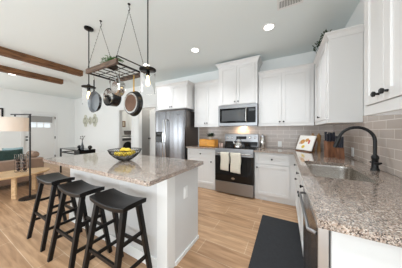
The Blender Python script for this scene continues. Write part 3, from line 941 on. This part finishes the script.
# ------------------------------------------------------------ pot rack
RX0, RX1, RY0, RY1, RZ = -2.215, -1.59, 1.035, 1.435, 1.995
t = thing('pot_rack', 'hanging pot rack of dark wood rails and black rods above the island', 'pot rack', ((RX0 + RX1) / 2, (RY0 + RY1) / 2, RZ))
for y in (RY0, RY1):
    MB().box(RX0, RX1, y - 0.014, y + 0.014, RZ, RZ + 0.058).build('wood_rail', M['rackwood'], t, bevel=0.003)
for x in (RX0 + 0.01, RX1 - 0.01):
    MB().box(x - 0.006, x + 0.006, RY0 + 0.014, RY1 - 0.014, RZ + 0.005, RZ + 0.025).build('end_bar', M['blackm'], t)
MB().tube([(RX1 - 0.01, RY0, RZ + 0.058), (RX1 - 0.01, RY0, RZ + 0.085), (RX1 - 0.01, RY0 + 0.02, RZ + 0.095), (RX1 - 0.01, RY1 - 0.02, RZ + 0.095), (RX1 - 0.01, RY1, RZ + 0.085), (RX1 - 0.01, RY1, RZ + 0.058)], 0.007, 8).build('end_rail', M['blackm'], t, True)
for k in range(1, 6):
    x = RX0 + (RX1 - RX0) * k / 6
    MB().cyl((x, RY0 + 0.013, RZ + 0.012), (x, RY1 - 0.013, RZ + 0.012), 0.005, n=8).build('grid_rod', M['blackm'], t)
for k in range(1, 3):
    y = RY0 + (RY1 - RY0) * k / 3
    MB().cyl((RX0 + 0.015, y, RZ + 0.022), (RX1 - 0.015, y, RZ + 0.022), 0.005, n=8).build('grid_rod', M['blackm'], t)
for hx, cx in ((-2.262, RX0 + 0.02), (-1.66, RX1 - 0.02)):
    hp = V((hx, 1.232, ZC))
    h = MB()
    h.lathe(hp - Z_ * 0.006, [(0.016, 0), (0.016, 0.006)], Z_, 12)
    h.tube([hp, hp - Z_ * 0.04, hp - Z_ * 0.055 + X_ * 0.014, hp - Z_ * 0.075 + X_ * 0.012, hp - Z_ * 0.085, hp - Z_ * 0.075 - X_ * 0.012], 0.0045, 8)
    h.build('ceiling_hook', M['blackm'], t, True)
    for y in (RY0, RY1):
        p, q = hp - Z_ * 0.085, V((cx, y, RZ + 0.058))
        c_ = MB()
        n = 26
        for k in range(n):
            a_, b_ = p.lerp(q, k / n), p.lerp(q, (k + 1.0) / n)
            d_ = (b_ - a_).normalized()
            side = d_.cross(V((0.2, 1, 0)) if k % 2 else V((1, 0.1, 0))).normalized() * 0.0042
            mid = (a_ + b_) / 2
            c_.tube([a_, mid + side, b_, mid - side, a_], 0.0017, 5)
        c_.build('chain', M['blackm'], t)

# fern on the rack
t = thing('fern', 'small green fern lying on the pot rack', 'plant', (-1.75, 1.12, RZ + 0.03))
lf = MB(); rnd = random.Random(11)
cx, cy = -1.83, 1.11
for k in range(70):
    a = rnd.uniform(0, 2 * PI); l = rnd.uniform(0.06, 0.14); up = rnd.uniform(0.02, 0.12)
    p = V((cx + rnd.uniform(-0.04, 0.04), cy + rnd.uniform(-0.02, 0.05), RZ + 0.06)); dr_ = V((math.cos(a), math.sin(a) * 0.6, 0))
    pts = [p, p + dr_ * l * 0.5 + Z_ * up, p + dr_ * l + Z_ * (up * 0.75)]
    s_ = dr_.cross(Z_).normalized() * 0.0022
    lf.quad(pts[0] - s_, pts[0] + s_, pts[1] + s_, pts[1] - s_)
    for j in range(7):
        f = 0.2 + j * 0.13
        q = pts[0].lerp(pts[1], min(1, f * 2)) if f < 0.5 else pts[1].lerp(pts[2], min(1, (f - 0.5) * 2))
        for sg in (1, -1):
            e = q + s_ * sg * 9 + dr_ * 0.012 + Z_ * rnd.uniform(-0.004, 0.006)
            lf.tri(q - dr_ * 0.006, q + dr_ * 0.008, e)
lf.build('fronds', M['leaf'], t)
MB().box(cx - 0.05, cx + 0.05, cy - 0.025, cy + 0.06, RZ + 0.03, RZ + 0.065).build('root_ball', M['twig'], t)

def hang(name, label, c, r, kind, zr, hmat):
    # a pan hanging with its disc facing -Y; c = centre
    c = V(c)
    t = thing(name, label, 'pan', c)
    if kind == 'pan':       # shallow frying pan, inside towards -Y
        MB().lathe(c, [(r * 0.80, 0.03), (r * 0.8, 0.037), (r * 0.86, 0.034), (r * 1.0, -0.008), (r * 0.975, -0.01), (r * 0.80, 0.028)], Y_, 36, False, False).build('body', M['panblack'], t, True)
        MB().lathe(c, [(r * 0.805, 0.036), (r * 0.805, 0.029)], Y_, 36).build('base', M['pangrey'], t)
        MB().lathe(c, [(r * 0.80, 0.0265), (r * 0.80, 0.024), (r * 0.97, -0.0105), (r * 0.985, -0.0095)], Y_, 36, True, False).build('interior', M['pangrey'], t, True)
    elif kind == 'pot':     # deep saucepan seen from its open side
        MB().lathe(c, [(r * 0.9, 0.118), (r * 0.97, 0.11), (r, 0.0), (r * 1.03, -0.004), (r * 1.0, -0.008), (r * 0.955, 0.0), (r * 0.93, 0.108)], Y_, 36, True, True).build('body', M['panblack'], t, True)
        MB().lathe(c, [(r * 0.9, 0.0), (r * 0.86, -0.012), (r * 0.80, -0.013), (r * 0.4, -0.016), (r * 0.1, -0.02)], Y_, 36, True, True).build('lid', M['steel2'], t, True)
        MB().lathe(c + V((0, -0.021, 0)), [(0.008, 0), (0.008, -0.012), (0.017, -0.016), (0.017, -0.024)], Y_, 14).build('lid_knob', M['panblack'], t, True)
    elif kind == 'small':   # small stainless pan, base towards -Y
        MB().lathe(c, [(r * 0.78, 0.0), (r * 0.92, 0.012), (r * 1.0, 0.075), (r * 1.03, 0.078), (r * 0.97, 0.076), (r * 0.88, 0.016), (r * 0.7, 0.006)], Y_, 36, True, True).build('body', M['steel2'], t, True)
        MB().lathe(c, [(r * 0.74, 0.0), (r * 0.72, -0.003)], Y_, 36).build('base_disc', M['steel2'], t)
    else:                   # skillet, base towards -Y
        MB().lathe(c, [(r * 0.80, -0.0), (r * 0.9, 0.006), (r * 1.0, 0.05), (r * 1.02, 0.052), (r * 0.98, 0.053), (r * 0.86, 0.012), (r * 0.76, 0.006)], Y_, 40, True, True).build('body', M['panblack'], t, True)
        MB().lathe(c, [(r * 0.80, -0.0005), (r * 0.80, -0.004), (r * 0.67, -0.004), (r * 0.67, -0.0005)], Y_, 40, False, False).build('base_ring', M['steel2'], t)
        MB().lathe(c, [(r * 0.67, -0.0005), (r * 0.665, -0.0035)], Y_, 40).build('base_disc', M['copper'], t)
    z0 = c.z + r * 0.93
    hy = {'pan': 0.0, 'pot': 0.02, 'small': 0.06, 'skillet': 0.045}[kind]
    h = MB()
    h.tube([(c.x, c.y + hy, z0), (c.x, c.y + hy, z0 + 0.03), (c.x, c.y + hy, zr - 0.055)], [0.011, 0.008, 0.008], 8)
    h.build('handle', hmat, t, True)
    k = MB()
    zt = zr - 0.055
    k.tube([(c.x, c.y + hy, zt - 0.005), (c.x + 0.012, c.y + hy, zt + 0.012), (c.x, c.y + hy, zt + 0.028), (c.x - 0.004, c.y + hy, zt + 0.055), (c.x + 0.006, c.y + hy, zt + 0.066), (c.x + 0.014, c.y + hy, zt + 0.055)], 0.003, 6)
    k.build('hanging_hook', M['steel2'], t, True)
hang('frying_pan', 'shallow grey frying pan, leftmost of the pans hanging from the rack', (-2.25, 1.14, 1.662), 0.143, 'pan', RZ + 0.015, M['panblack'])
hang('saucepan', 'deep black saucepan hanging second from left under the rack', (-2.10, 1.245, 1.732), 0.118, 'pot', RZ + 0.015, M['steel2'])
hang('milk_pan', 'small stainless steel pan hanging beside the deep black saucepan', (-1.815, 1.15, 1.80), 0.093, 'small', RZ + 0.015, M['steel2'])
hang('skillet', 'large black skillet with copper base, rightmost hanging from the rack', (-1.635, 1.235, 1.608), 0.152, 'skillet', RZ + 0.015, M['brass'])

# ------------------------------------------------------------ pendants
def pendant(x, y, zcap, label):
    t = thing('pendant_light', label, 'pendant light', (x, y, ZC), 'glass jar pendant lights over the island')
    MB().lathe((x, y, ZC - 0.022), [(0.055, 0), (0.06, 0.004), (0.06, 0.018), (0.06, 0.022)], Z_, 24).build('canopy', M['blackm'], t, True)
    MB().cyl((x, y, zcap + 0.03), (x, y, ZC - 0.02), 0.007, n=10).build('rod', M['blackm'], t)
    MB().lathe((x, y, zcap - 0.012), [(0.082, 0), (0.09, 0.004), (0.09, 0.016), (0.075, 0.022), (0.03, 0.03), (0.016, 0.05)], Z_, 28).build('cap', M['blackm'], t, True)
    MB().lathe((x, y, zcap - 0.07), [(0.018, 0), (0.02, 0.055)], Z_, 14).build('socket', M['blackm'], t, True)
    MB().lathe((x, y, zcap - 0.26), [(0.078, 0), (0.08, 0.0), (0.08, 0.235), (0.074, 0.247), (0.072, 0.247), (0.077, 0.234)], Z_, 32, False, False).build('glass_shade', M['glass'], t, True)
    MB().lathe((x, y, zcap - 0.185), [(0.003, 0), (0.012, 0.005), (0.019, 0.02), (0.019, 0.045), (0.012, 0.085), (0.009, 0.115)], Z_, 14).build('bulb', M['bulb'], t, True)
pendant(-2.58, 1.235, 1.93, 'black rod pendant with clear glass jar at the left end of the pot rack')
pendant(-1.345, 1.235, 1.955, 'black rod pendant with clear glass jar at the right end of the pot rack')

# ------------------------------------------------------------ counter things
# bread box and plant
x0, x1, y0, y1 = -1.76, -1.365, 3.13, 3.36
t = thing('bread_box', 'honey coloured wooden bread box on the counter beside the oven', 'bread box', ((x0 + x1) / 2, (y0 + y1) / 2, CZ1))
MB().box(x0, x1, y0 + 0.015, y1, CZ1 + 0.001, CZ1 + 0.165).build('body', M['orange'], t, bevel=0.012)
lid = MB().box(x0 + 0.015, x1 - 0.015, y0, y0 + 0.015, CZ1 + 0.02, CZ1 + 0.145).build('front_lid', M['orange'], t, bevel=0.005)
MB().lathe(((x0 + x1) / 2, y0, CZ1 + 0.07), [(0.006, 0), (0.006, 0.01), (0.013, 0.014), (0.011, 0.02)], NB, 12).build('knob', M['mill'], lid, True)
px, py, pz = -1.50, 3.22, CZ1 + 0.166
t = thing('potted_plant', 'small dark green plant in cream pot on the bread box', 'plant', (px, py, pz))
MB().lathe((px, py, pz), [(0.036, 0), (0.046, 0.06), (0.048, 0.066), (0.04, 0.066), (0.036, 0.045)], Z_, 18).build('pot', M['pot'], t, True)
lf = MB(); rnd = random.Random(5)
for k in range(80):
    a = rnd.uniform(0, 2 * PI); e = rnd.uniform(0.1, 1.2); l = rnd.uniform(0.07, 0.13)
    d_ = V((math.cos(a) * math.cos(e), math.sin(a) * math.cos(e), math.sin(e) * 0.7))
    p = V((px, py, pz + 0.05)) + d_ * l * 0.4; l *= 1.35; s_ = d_.cross(Z_).normalized() * 0.02
    lf.quad(p, p + d_ * l * 0.4 + s_, p + d_ * l * 0.8, p + d_ * l * 0.4 - s_)
lf.build('foliage', M['leafd'], t)
# shakers
for x, y, lb in ((-1.375, 3.48, 'small pale shaker behind the bread box, left one'), (-1.318, 3.47, 'small pale shaker beside the oven, right one')):
    t = thing('shaker', lb, 'shaker', (x, y, CZ1), 'salt and pepper shakers')
    MB().lathe((x, y, CZ1), [(0.022, 0), (0.024, 0.02), (0.017, 0.075)], Z_, 16).build('body', M['ceramic'], t, True)
    MB().lathe((x, y, CZ1 + 0.075), [(0.017, 0), (0.018, 0.012), (0.008, 0.02)], Z_, 16).build('cap', M['steel2'], t, True)
# kettle
kx, ky, kz = -0.83, 3.12, 0.9225
t = thing('kettle', 'polished steel kettle standing on the black cooktop', 'kettle', (kx, ky, kz))
MB().lathe((kx, ky, kz), [(0.075, 0), (0.082, 0.01), (0.08, 0.05), (0.062, 0.10), (0.04, 0.125), (0.03, 0.13)], Z_, 24).build('body', M['steel2'], t, True)
MB().lathe((kx, ky, kz + 0.13), [(0.032, 0), (0.028, 0.012), (0.008, 0.016), (0.007, 0.024), (0.014, 0.03), (0.008, 0.04)], Z_, 16).build('lid', M['steel2'], t, True)
MB().tube([(kx - 0.05, ky, kz + 0.075), (kx - 0.09, ky, kz + 0.10), (kx - 0.105, ky, kz + 0.14)], [0.018, 0.013, 0.010], 10).build('spout', M['steel2'], t, True)
MB().tube([(kx - 0.06, ky, kz + 0.105), (kx - 0.05, ky, kz + 0.17), (kx, ky, kz + 0.2), (kx + 0.05, ky, kz + 0.17), (kx + 0.06, ky, kz + 0.105)], 0.008, 8).build('handle', M['black'], t, True)
# canister
x, y = -0.405, 3.42
t = thing('canister', 'tall silver canister on the counter right of the oven', 'canister', (x, y, CZ1))
MB().lathe((x, y, CZ1), [(0.047, 0), (0.05, 0.004), (0.05, 0.235), (0.046, 0.24)], Z_, 24).build('body', M['steel2'], t, True)
MB().lathe((x, y, CZ1 + 0.24), [(0.05, 0), (0.05, 0.022), (0.012, 0.028), (0.01, 0.04), (0.016, 0.05), (0.008, 0.058)], Z_, 24).build('lid', M['steel'], t, True)

# cookbook on a stand, pepper mills
c0, c1 = V((0.19, 3.39, CZ1)), V((0.388, 3.12, CZ1))
u = (c1 - c0).normalized(); nf = u.cross(Z_).normalized()
if nf.y > 0: nf = -nf
wdt = (c1 - c0).length
up = (Z_ * math.cos(0.36) - nf * math.sin(0.36)).normalized(); bn = u.cross(up).normalized()
if bn.y > 0: bn = -bn
t = thing('book_stand', 'dark wooden easel holding a cookbook on the corner counter', 'book stand', (c0 + c1) / 2)
m = MB(); o = c0 + u * 0.03
m.obox(o, u, nf, Z_, wdt - 0.04, 0.045, 0.015)
m.build('ledge', M['walnut'], t)
m = MB(); m.obox(c0 + u * 0.03 + Z_ * 0.02 - bn * 0.026, u, bn, up, wdt - 0.032, 0.022, 0.24); m.build('back_board', M['walnut'], t)
m = MB(); q = c0 + u * (wdt / 2 - 0.012) + Z_ * 0.0; m.obox(q - nf * 0.13, u, (nf * 0.065 + Z_ * 0.17).normalized(), Z_.cross(u).normalized() * -1, 0.024, 0.175, 0.008); m.build('prop_leg', M['walnut'], t)
o = c0 + Z_ * 0.018 + bn * 0.001
t = thing('cookbook', 'white cookbook with food pictures leaning on the dark easel', 'book', o)
ck = MB().obox(o, u, bn, up, wdt, 0.016, 0.27).build('pages', M['paper'], t)
def blob(a, h, r, m_, nm, sy=1):
    MB().lathe(o + u * a + up * h + bn * 0.016, [(r, 0), (r * 0.97, 0.0015)], bn, 18, True, True, 1, sy).build(nm, m_, t)
blob(0.10, 0.15, 0.055, M['bread'], 'printed_loaf', 0.75)
blob(0.19, 0.185, 0.04, M['bread'], 'printed_bun', 0.8)
blob(0.145, 0.06, 0.035, M['lemon'], 'printed_lemon', 0.8)
blob(0.05, 0.12, 0.025, M['ceramic'], 'printed_cup', 1)
MB().obox(o + u * 0.225 + up * 0.12 + bn * 0.016, u, bn, up, 0.03, 0.0015, 0.07).build('printed_title', M['red'], t)
for (x, y), lb in (((0.44, 3.40), 'wooden pepper mill behind the cookbook, left one of the pair'), ((0.53, 3.42), 'wooden pepper mill behind the cookbook, right one of the pair')):
    t = thing('pepper_mill', lb, 'pepper mill', (x, y, CZ1), 'wooden mills behind the cookbook')
    MB().lathe((x, y, CZ1), [(0.028, 0), (0.03, 0.02), (0.02, 0.09), (0.022, 0.16), (0.03, 0.2), (0.03, 0.235)], Z_, 18).build('body', M['mill'], t, True)
    MB().lathe((x, y, CZ1 + 0.236), [(0.03, 0), (0.034, 0.03), (0.026, 0.055), (0.01, 0.06), (0.012, 0.07), (0.006, 0.08)], Z_, 18).build('head', M['mill'], t, True)

# knife blocks
def knife_block(x, y, w, d_, h_, hh, rows, label, rot):
    t = thing('knife_block', label, 'knife block', (x, y, CZ1))
    R = Matrix.Rotation(rot, 3, 'Z')
    def W_(a, b_, c_): return V((x, y, CZ1)) + R @ V((a, b_, c_))
    lean = 0.02
    MB().hexa([W_(-w / 2, -d_ / 2, 0), W_(w / 2, -d_ / 2, 0), W_(w / 2, d_ / 2, 0), W_(-w / 2, d_ / 2, 0)], [W_(-w / 2, -d_ / 2 + lean, h_ * 0.93), W_(w / 2, -d_ / 2 + lean, h_ * 0.93), W_(w / 2, d_ / 2 + lean, h_), W_(-w / 2, d_ / 2 + lean, h_)]).build('block', M['walnut'], t, bevel=0.003)
    rnd = random.Random(int(x * 1000))
    for i in range(rows[0]):
        for j in range(rows[1]):
            a = -w / 2 + w * (i + 0.5) / rows[0]; b_ = -d_ / 2 + lean + d_ * (j + 0.5) / rows[1]
            hz = h_ * (0.93 + 0.07 * (j + 0.5) / rows[1])
            e = rnd.uniform(0.85, 1.1) * hh
            r_ = 0.0105
            MB().hexa([W_(a - r_, b_ - 0.009, hz), W_(a + r_, b_ - 0.009, hz), W_(a + r_, b_ + 0.009, hz), W_(a - r_, b_ + 0.009, hz)], [W_(a - r_ * 1.2, b_ - 0.008, hz + e), W_(a + r_ * 1.2, b_ - 0.008, hz + e), W_(a + r_ * 1.2, b_ + 0.014, hz + e), W_(a - r_ * 1.2, b_ + 0.014, hz + e)]).build('knife_handle', M['navy'], t, bevel=0.003)
            MB().obox(W_(a - 0.008, b_ - 0.006, hz + e), R @ X_, R @ Y_, Z_, 0.016, 0.014, 0.004).build('knife_pommel', M['steel2'], t)
knife_block(0.545, 2.70, 0.105, 0.10, 0.225, 0.115, (3, 2), 'taller brown wooden knife block with dark handles on the right counter', 0.2)
knife_block(0.622, 2.605, 0.07, 0.08, 0.15, 0.13, (3, 2), 'shorter brown wooden knife block in front of the taller one', 0.1)

# kitchen mat
MB().poly([rrect(-0.298, 0.165, 0.9, 2.49, 0.02, 3)], 0.0005, 0.014).build('kitchen_mat', M['rubber'], label='black cushioned mat on the floor in front of the sink', category='mat')

# ------------------------------------------------------------ living room
# floor lamp
lx, ly = -4.235, 1.03
t = thing('floor_lamp', 'black floor lamp with hanging white drum shade beside the sofa', 'lamp', (lx, ly, 0))
MB().lathe((lx - 0.02, ly, 0), [(0.14, 0), (0.14, 0.018), (0.13, 0.022)], Z_, 28).build('base', M['black'], t, True)
MB().cyl((lx, ly, 0.02), (lx, ly, 1.59), 0.013, n=12).build('pole', M['black'], t)
av = V((-0.879, -0.477, 0))
MB().tube([V((lx, ly, 1.585)) - av * 0.015, V((lx, ly, 1.585)) + av * 0.36], 0.011, 10).build('arm', M['black'], t)
sp = V((lx, ly, 0)) + av * 0.285
MB().cyl(sp + Z_ * 1.545, sp + Z_ * 1.58, 0.012, n=10).build('shade_hanger', M['black'], t)
MB().lathe(sp + Z_ * 1.265, [(0.192, 0), (0.192, 0.26), (0.189, 0.26), (0.189, 0)], Z_, 36, False, False).build('lamp_shade', M['shade'], t, True)
sn = M['shade'].node_tree; pb = sn.nodes['Principled BSDF']
tr = sn.nodes.new('ShaderNodeBsdfTranslucent'); tr.inputs[0].default_value = (*lin((244, 232, 220)), 1)
mxs = sn.nodes.new('ShaderNodeMixShader'); mxs.inputs[0].default_value = 0.45
sn.links.new(pb.outputs[0], mxs.inputs[1]); sn.links.new(tr.outputs[0], mxs.inputs[2]); sn.links.new(mxs.outputs[0], sn.nodes['Material Output'].inputs[0])
MB().ball(sp + Z_ * 1.42, 0.03).build('bulb', M['bulb2'], t, True)
ld = bpy.data.lights.new('floor_lamp_light', 'POINT'); ld.energy = 0.7; ld.color = (1, 0.9, 0.8); ld.shadow_soft_size = 0.04
lo = bpy.data.objects.new('floor_lamp_light', ld); COL.objects.link(lo); lo.location = sp + Z_ * 1.36

# coffee table
tx, ty, tz = -4.74, 0.92, 0.435
t = thing('coffee_table', 'oval pale wood coffee table between the floor lamp and the sofa', 'table', (tx, ty, 0))
MB().lathe((tx, ty, tz - 0.035), [(0.985, 0), (1.0, 0.012), (1.0, 0.028), (0.985, 0.035)], Z_, 48, True, True, 0.37, 0.54).build('table_top', M['oak'], t, True)
for x, y in ((-4.425, 0.86), (-4.80, 1.22), (-5.0, 0.72), (-4.62, 0.55)):
    MB().obox(V((x - 0.035, y - 0.02, 0)), V((0.8, 0.6, 0)), V((-0.6, 0.8, 0)), Z_, 0.07, 0.035, tz - 0.036).build('leg', M['oak'], t, bevel=0.004)
for x, y, lb in ((-4.80, 1.0, 'clear ribbed glass vase on the oval table, left of the two'), (-4.715, 1.065, 'clear ribbed glass vase on the oval table, nearer the lamp pole')):
    t = thing('glass_vase', lb, 'vase', (x, y, tz), 'glass vases on the oval table')
    b = MB(); n = 32
    loops = []
    for z, k in ((0, 0.95), (0.36, 1.0)):
        loops.append([(x + (0.052 + 0.003 * math.cos(12 * a)) * k * math.cos(a), y + (0.052 + 0.003 * math.cos(12 * a)) * k * math.sin(a), tz + 0.001 + z) for a in [2 * PI * i / 64 for i in range(64)]])
    inner = [[(x + 0.046 * math.cos(a), y + 0.046 * math.sin(a), tz + zz) for a in [2 * PI * i / 64 for i in range(64)]] for zz in (0.361, 0.012)]
    b.loft(loops + inner, True, True)
    b.build('glass_body', M['glass'], t, True)
    f = MB(); rnd = random.Random(int(x * 100))
    for k in range(4):
        f.ball((x + rnd.uniform(-0.006, 0.006), y + rnd.uniform(-0.006, 0.006), tz + 0.048 + k * 0.065), 0.03, n=10)
    f.build('filling', M['beads'], t, True)

# sofa
t = thing('sofa', 'tan leather sofa with its back toward the kitchen', 'sofa', (-5.75, 0.6, 0))
SXR = -5.28
MB().box(SXR - 0.18, SXR, -0.55, 1.53, 0.09, 0.62).build('backrest', M['leather'], t, bevel=0.03)
MB().box(SXR - 0.92, SXR - 0.185, -0.35, 1.32, 0.09, 0.30).build('seat_base', M['leather'], t, bevel=0.02)
for y0, y1 in ((-0.345, 0.48), (0.49, 1.315)):
    MB().box(SXR - 0.92, SXR - 0.19, y0, y1, 0.302, 0.44).build('seat_cushion', M['leather'], t, bevel=0.04)
for y0, y1 in ((-0.55, -0.355), (1.325, 1.53)):
    MB().box(SXR - 0.95, SXR - 0.185, y0, y1, 0.09, 0.60).build('armrest', M['leather'], t, bevel=0.05)
for x in (SXR - 0.06, SXR - 0.88):
    for y in (-0.48, 1.46):
        MB().cyl((x, y, 0), (x, y, 0.09), 0.02, n=10).build('foot', M['black'], t)
def pillow(c, w, h_, th, m_, rot, label, tilt=0.25):
    b = MB(); n = 10
    R = Matrix.Rotation(rot, 3, 'Z') @ Matrix.Rotation(tilt, 3, 'Y')
    def pt(a, b_, s_):
        e = max(0.0, (1 - a ** 4) * (1 - b_ ** 4))
        k = 1 - 0.06 * (1 - abs(a)) * abs(b_) - 0.06 * (1 - abs(b_)) * abs(a)
        return V(c) + R @ V((s_ * th * e ** 0.5, a * w * k, b_ * h_ * k))
    for s_ in (1, -1):
        vs = [[b.bm.verts.new(pt(-1 + 2 * i / n, -1 + 2 * j / n, s_)) for j in range(n + 1)] for i in range(n + 1)]
        for i in range(n):
            for j in range(n):
                b.bm.faces.new((vs[i][j], vs[i + 1][j], vs[i + 1][j + 1], vs[i][j + 1]))
    bmesh.ops.remove_doubles(b.bm, verts=b.bm.verts, dist=0.0005)
    b.build('throw_pillow', m_, None, True, label=label, category='pillow', group='throw pillows on the sofa')
pillow((-5.64, 0.66, 0.655), 0.20, 0.20, 0.06, M['green'], 0.0, 'dark green throw pillow at the left edge on the sofa', -0.35)
pillow((-5.64, 1.07, 0.645), 0.19, 0.20, 0.06, M['green'], 0.0, 'dark green throw pillow on the sofa behind the glass vases', -0.4)
pillow((-5.86, 1.15, 0.665), 0.17, 0.21, 0.06, M['teal'], 0.0, 'pale teal throw pillow behind the dark green pillows', -0.4)
m = MB(); m.lathe((-5.9, 1.43, 0.686), [(0.02, 0), (0.07, 0.02), (0.082, 0.08), (0.082, 0.36), (0.07, 0.42), (0.02, 0.44)], X_, 18)
m.build('bolster', M['leather'], None, True, label='tan round bolster lying along the sofa armrest', category='pillow')

# black console table
t = thing('console_table', 'black metal console table beyond the far end of the island', 'table', (-5.45, 2.3, 0))
cx0, cx1, cy0, cy1, cz = -6.05, -4.86, 2.10, 2.50, 0.75
for x in (cx0, cx1 - 0.035):
    for y in (cy0, cy1 - 0.035):
        MB().box(x, x + 0.035, y, y + 0.035, 0, cz - 0.02).build('leg', M['blackm'], t)
MB().box(cx0, cx1, cy0, cy1, cz - 0.02, cz).build('table_top', M['glassblk'], t)
MB().box(cx0 + 0.035, cx1 - 0.035, cy0 + 0.004, cy0 + 0.03, cz - 0.135, cz - 0.105).box(cx0 + 0.035, cx1 - 0.035, cy1 - 0.03, cy1 - 0.004, cz - 0.135, cz - 0.105).box(cx0 + 0.004, cx0 + 0.03, cy0 + 0.035, cy1 - 0.035, cz - 0.135, cz - 0.105).build('lower_rail', M['blackm'], t)
MB().box(cx1 - 0.33, cx1 - 0.004, cy0 + 0.035, cy1 - 0.035, cz - 0.135, cz - 0.021).build('drawer', M['blackm'], t)
vx, vy = -5.02, 2.24
t = thing('bud_vase', 'grey bottle vase with thin stems on the black console', 'vase', (vx, vy, cz))
MB().lathe((vx, vy, cz), [(0.035, 0), (0.045, 0.03), (0.04, 0.09), (0.018, 0.16), (0.012, 0.22), (0.016, 0.23)], Z_, 18).build('body', M['greyglass'], t, True)
st = MB(); rnd = random.Random(2)
for k in range(6):
    a = rnd.uniform(0, 6.28); r_ = rnd.uniform(0.02, 0.07)
    e = V((vx + math.cos(a) * r_, vy + math.sin(a) * r_, cz + rnd.uniform(0.3, 0.4)))
    st.tube([(vx, vy, cz + 0.2), (vx + math.cos(a) * r_ * 0.3, vy + math.sin(a) * r_ * 0.3, cz + 0.28), e], 0.0025, 5)
    st.ball(e, 0.013, n=8)
st.build('stems', M['twig'], t)
for x, y, lb in ((-5.32, 2.30, 'black round ornament on the console left of the vase'), (-4.95, 2.40, 'black round ornament on the console right of the vase')):
    MB().ball((x, y, cz + 0.0535), 0.055, n=18).build('ornament_ball', M['glassblk'], None, True, label=lb, category='ornament', group='round ornaments on the console')

# wall medallion of three scalloped pieces
t = thing('wall_plaque', 'whitewashed scalloped wooden medallion on the living room wall', 'wall art', (-7.47, YB, 1.73))
def lobes(cx_, cz_, r, n_l, d_, y0, y1, sx, k0, name, m_):
    b = MB()
    pts = []
    for i in range(96):
        a = 2 * PI * i / 96
        q = r * (1 - d_ + d_ * abs(math.cos(n_l * a / 2 + k0)) ** 0.6)
        pts.append((cx_ + sx * q * math.cos(a), cz_ + q * math.sin(a)))
    b.loft([[(x, y1, z) for x, z in pts], [(x, y0, z) for x, z in pts]])
    return b.build(name, m_, t)
for cx_, nm in ((-7.87, 'side_panel'), (-7.485, 'centre_panel'), (-7.12, 'side_panel')):
    w = 0.17 if nm == 'centre_panel' else 0.27
    p = lobes(cx_, 1.73, w, 4, 0.35, YB - 0.03, YB - 0.001, 1.0 if nm == 'centre_panel' else 0.78, 0, nm, M['plaque'])
    lobes(cx_, 1.73, w * 0.62, 8, 0.4, YB - 0.036, YB - 0.0305, 0.75, 0.3, nm + '_carving', M['plaque2'])
    lobes(cx_, 1.73, w * 0.25, 6, 0.3, YB - 0.042, YB - 0.0365, 1.0, 0.0, nm + '_rosette', M['plaque'])

# picture frames
def picture(p, u, n, w, h_, label, fw, inner, fm):
    t = thing('picture_frame', label, 'picture', p)
    o = V(p) - u * (w / 2) - Z_ * (h_ / 2)
    f = MB()
    f.obox(o, u, n, Z_, fw, 0.025, h_).obox(o + u * (w - fw), u, n, Z_, fw, 0.025, h_)
    f.obox(o + u * fw, u, n, Z_, w - 2 * fw, 0.025, fw).obox(o + u * fw + Z_ * (h_ - fw), u, n, Z_, w - 2 * fw, 0.025, fw)
    f.build('frame', fm, t)
    MB().obox(o + u * fw + Z_ * fw + n * 0.004, u, n, Z_, w - 2 * fw, 0.006, h_ - 2 * fw).build('print', inner, t)
picture((XL + 0.001, 1.24, 1.77), Y_, X_, 0.52, 0.65, 'black framed white picture at the left edge on the living room wall', 0.045, M['paper'], M['black'])
picture((-7.199, 5.02, 1.63), Y_, X_, 0.20, 0.30, 'small brown framed picture in the utility room', 0.045, M['pot'], M['walnut'])

# utility room: front-load washer and a dark basket on a shelf
wx, wy = -6.62, 4.62
t = thing('washing_machine', 'dark front-loading washing machine in the utility room', 'washing machine', (wx, wy, 0))
MB().box(wx - 0.3, wx + 0.3, wy - 0.31, wy + 0.31, 0.01, 0.98).build('housing', M['white'], t, bevel=0.01)
MB().lathe((wx + 0.3, wy, 0.55), [(0.24, 0), (0.24, 0.02), (0.2, 0.035), (0.17, 0.03)], X_, 28).build('door', M['glassblk'], t, True)
MB().box(wx + 0.3, wx + 0.308, wy - 0.29, wy + 0.29, 0.84, 0.95).build('control_panel', M['greyglass'], t)
t = thing('storage_shelf', 'white wall shelf above the washing machine', 'shelf', (-7.0, 4.9, 1.05))
MB().box(-7.199, -6.85, 4.3, 5.295, 1.06, 1.085).build('board', M['trim'], t)
t = thing('storage_basket', 'dark storage basket on the shelf in the utility room', 'basket', (-7.0, 5.12, 1.086))
MB().hexa([(-7.12, 5.02, 1.0855), (-6.9, 5.02, 1.0855), (-6.9, 5.26, 1.0855), (-7.12, 5.26, 1.0855)], [(-7.14, 5.0, 1.27), (-6.88, 5.0, 1.27), (-6.88, 5.28, 1.27), (-7.14, 5.28, 1.27)]).build('body', M['darksteel'], t)
MB().box(-7.15, -6.87, 4.99, 5.29, 1.27, 1.29).build('rim', M['black'], t)
